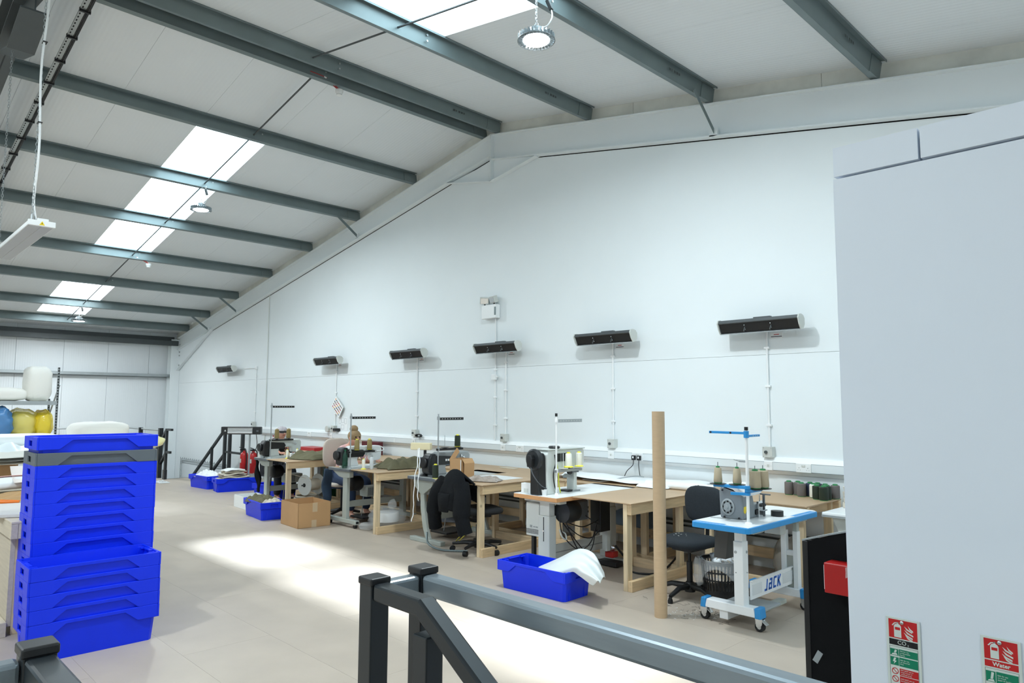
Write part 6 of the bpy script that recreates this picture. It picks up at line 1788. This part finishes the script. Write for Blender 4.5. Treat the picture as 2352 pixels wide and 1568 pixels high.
for k in range(10):
    MB().box(-16.2 - .25 * (k + 1) - .03, -16.2 - .25 * k, 5.45, 6.95, -.19 * (k + 1) - .03, -.19 * (k + 1)).build('stair_tread', M_steel_d, s2)
MB().box(-16.20, -16.19, 5.4, 7.0, -.22, .003).build('landing_edge', M_steel_d, s2)
t = thing('wire_basket', 'grey wire cable basket on wall down the far stairs', 'basket', (0, 6.96, 0))
wz = lambda x: .13
b = MB()
for z in (.16, .10): b.bar((-19.7, 0, z), (-16.7, 0, z), .012, .012)
for x in (-19.7, -19.62): b.bar((x, 0, .16), (x, 0, -1.2), .012, .012)
for k in range(22): b.bar((-19.7 + .14 * k, -.0, .16), (-19.7 + .14 * k, -.0, .20), .012, .012)
for k in range(8): b.bar((-19.7, 0, .02 - .16 * k), (-19.62, 0, .02 - .16 * k), .012, .012)
b.build('wire_mesh', M_galv, t, stuff=True)

rzh = math.radians(45.6)
t = thing('patio_heater', 'black infrared heater with bright reflector on a silver stand', 'heater', (-13.74, 5.99, -.024), rzh)
MB().box(-.39, .39, -.05, .06, 1.045, 1.195).build('heater_body', M_black, t, bevel=.012)
MB().box(-.255, .235, -.056, -.049, 1.060, 1.18).build('reflector_frame', mat('bright_reflector', (150, 150, 148), .35, .5), t)
for z in (1.085, 1.115, 1.145): MB().cyl((-.25, -.060, z), (.23, -.060, z), .006 if z > 1.1 else .012, 8).build('element_bar', mat('element_glass_%d' % int(z * 1000), (236, 238, 240), .15, .2), t, smooth=40)
MB().prism([(-.325, 1.105), (-.285, 1.105), (-.305, 1.14)], 1, -.0515, -.05).build('warning_mark', M_cream, t)
MB().box(.31, .35, -.0515, -.05, 1.10, 1.13).build('switch_panel', M_tdark, t)
MB().cyl((.16, .02, .026), (.16, .02, 1.05), .018, 12).build('stand_pole', M_galv, t, smooth=40)
for k in range(3):
    a = 2 * PI * k / 3
    MB().cyl((.16, .02, .12), (.16 + .38 * math.cos(a), .02 + .38 * math.sin(a), .036), .012, 8).build('stand_leg', M_galv, t, smooth=40)
MB().tube(smoothpath([(.28, .03, 1.05), (.30, .04, .85), (.26, .04, .72), (.19, .04, .66)]), .007, 6).build('cord', M_black, t, smooth=60)
for k, (x, y) in enumerate(((-14.55, 6.42), (-14.30, 6.50))):
    t = thing('fire_extinguisher', 'red fire extinguisher by the far stair rail, ' + ['left one', 'right one'][k], 'extinguisher', (x, y, .12), .4 * k, 'fire extinguishers')
    MB().lathe([(.075, 0), (.082, .02), (.082, .42), (.07, .47), (.03, .50), (.024, .53)], (0, 0, 0), 22).build('cylinder', M_red, t, smooth=40)
    MB().box(-.02, .02, -.09, .03, .53, .56).build('valve', M_black, t, bevel=.005)
    MB().bar((0, .02, .56), (0, -.11, .60), .022, .012).build('lever', M_black, t)
    MB().tube(smoothpath([(.02, 0, .54), (.10, -.01, .52), (.11, 0, .35), (.10, 0, .12)]), .012, 8).build('hose', M_black, t, smooth=60)
    MB().box(-.03, .03, -.0845, -.06, .28, .36).build('label_patch', M_cream, t)
    MB().lathe([(.09, -.12), (.09, .0)], (0, 0, 0), 18).build('foot_stand', M_black, t, smooth=40)
t = thing('fire_point_sign', 'narrow white sign with red lettering on wall above extinguishers', 'sign', (-14.42, 6.985, .78))
MB().box(-.06, .06, 0, .01, -.22, .24).build('sign_card', M_white, t)
for z in (-.16, -.06, .04, .14): MB().box(-.03, .03, -.001, 0, z, z + .07).build('red_mark', M_sred, t)
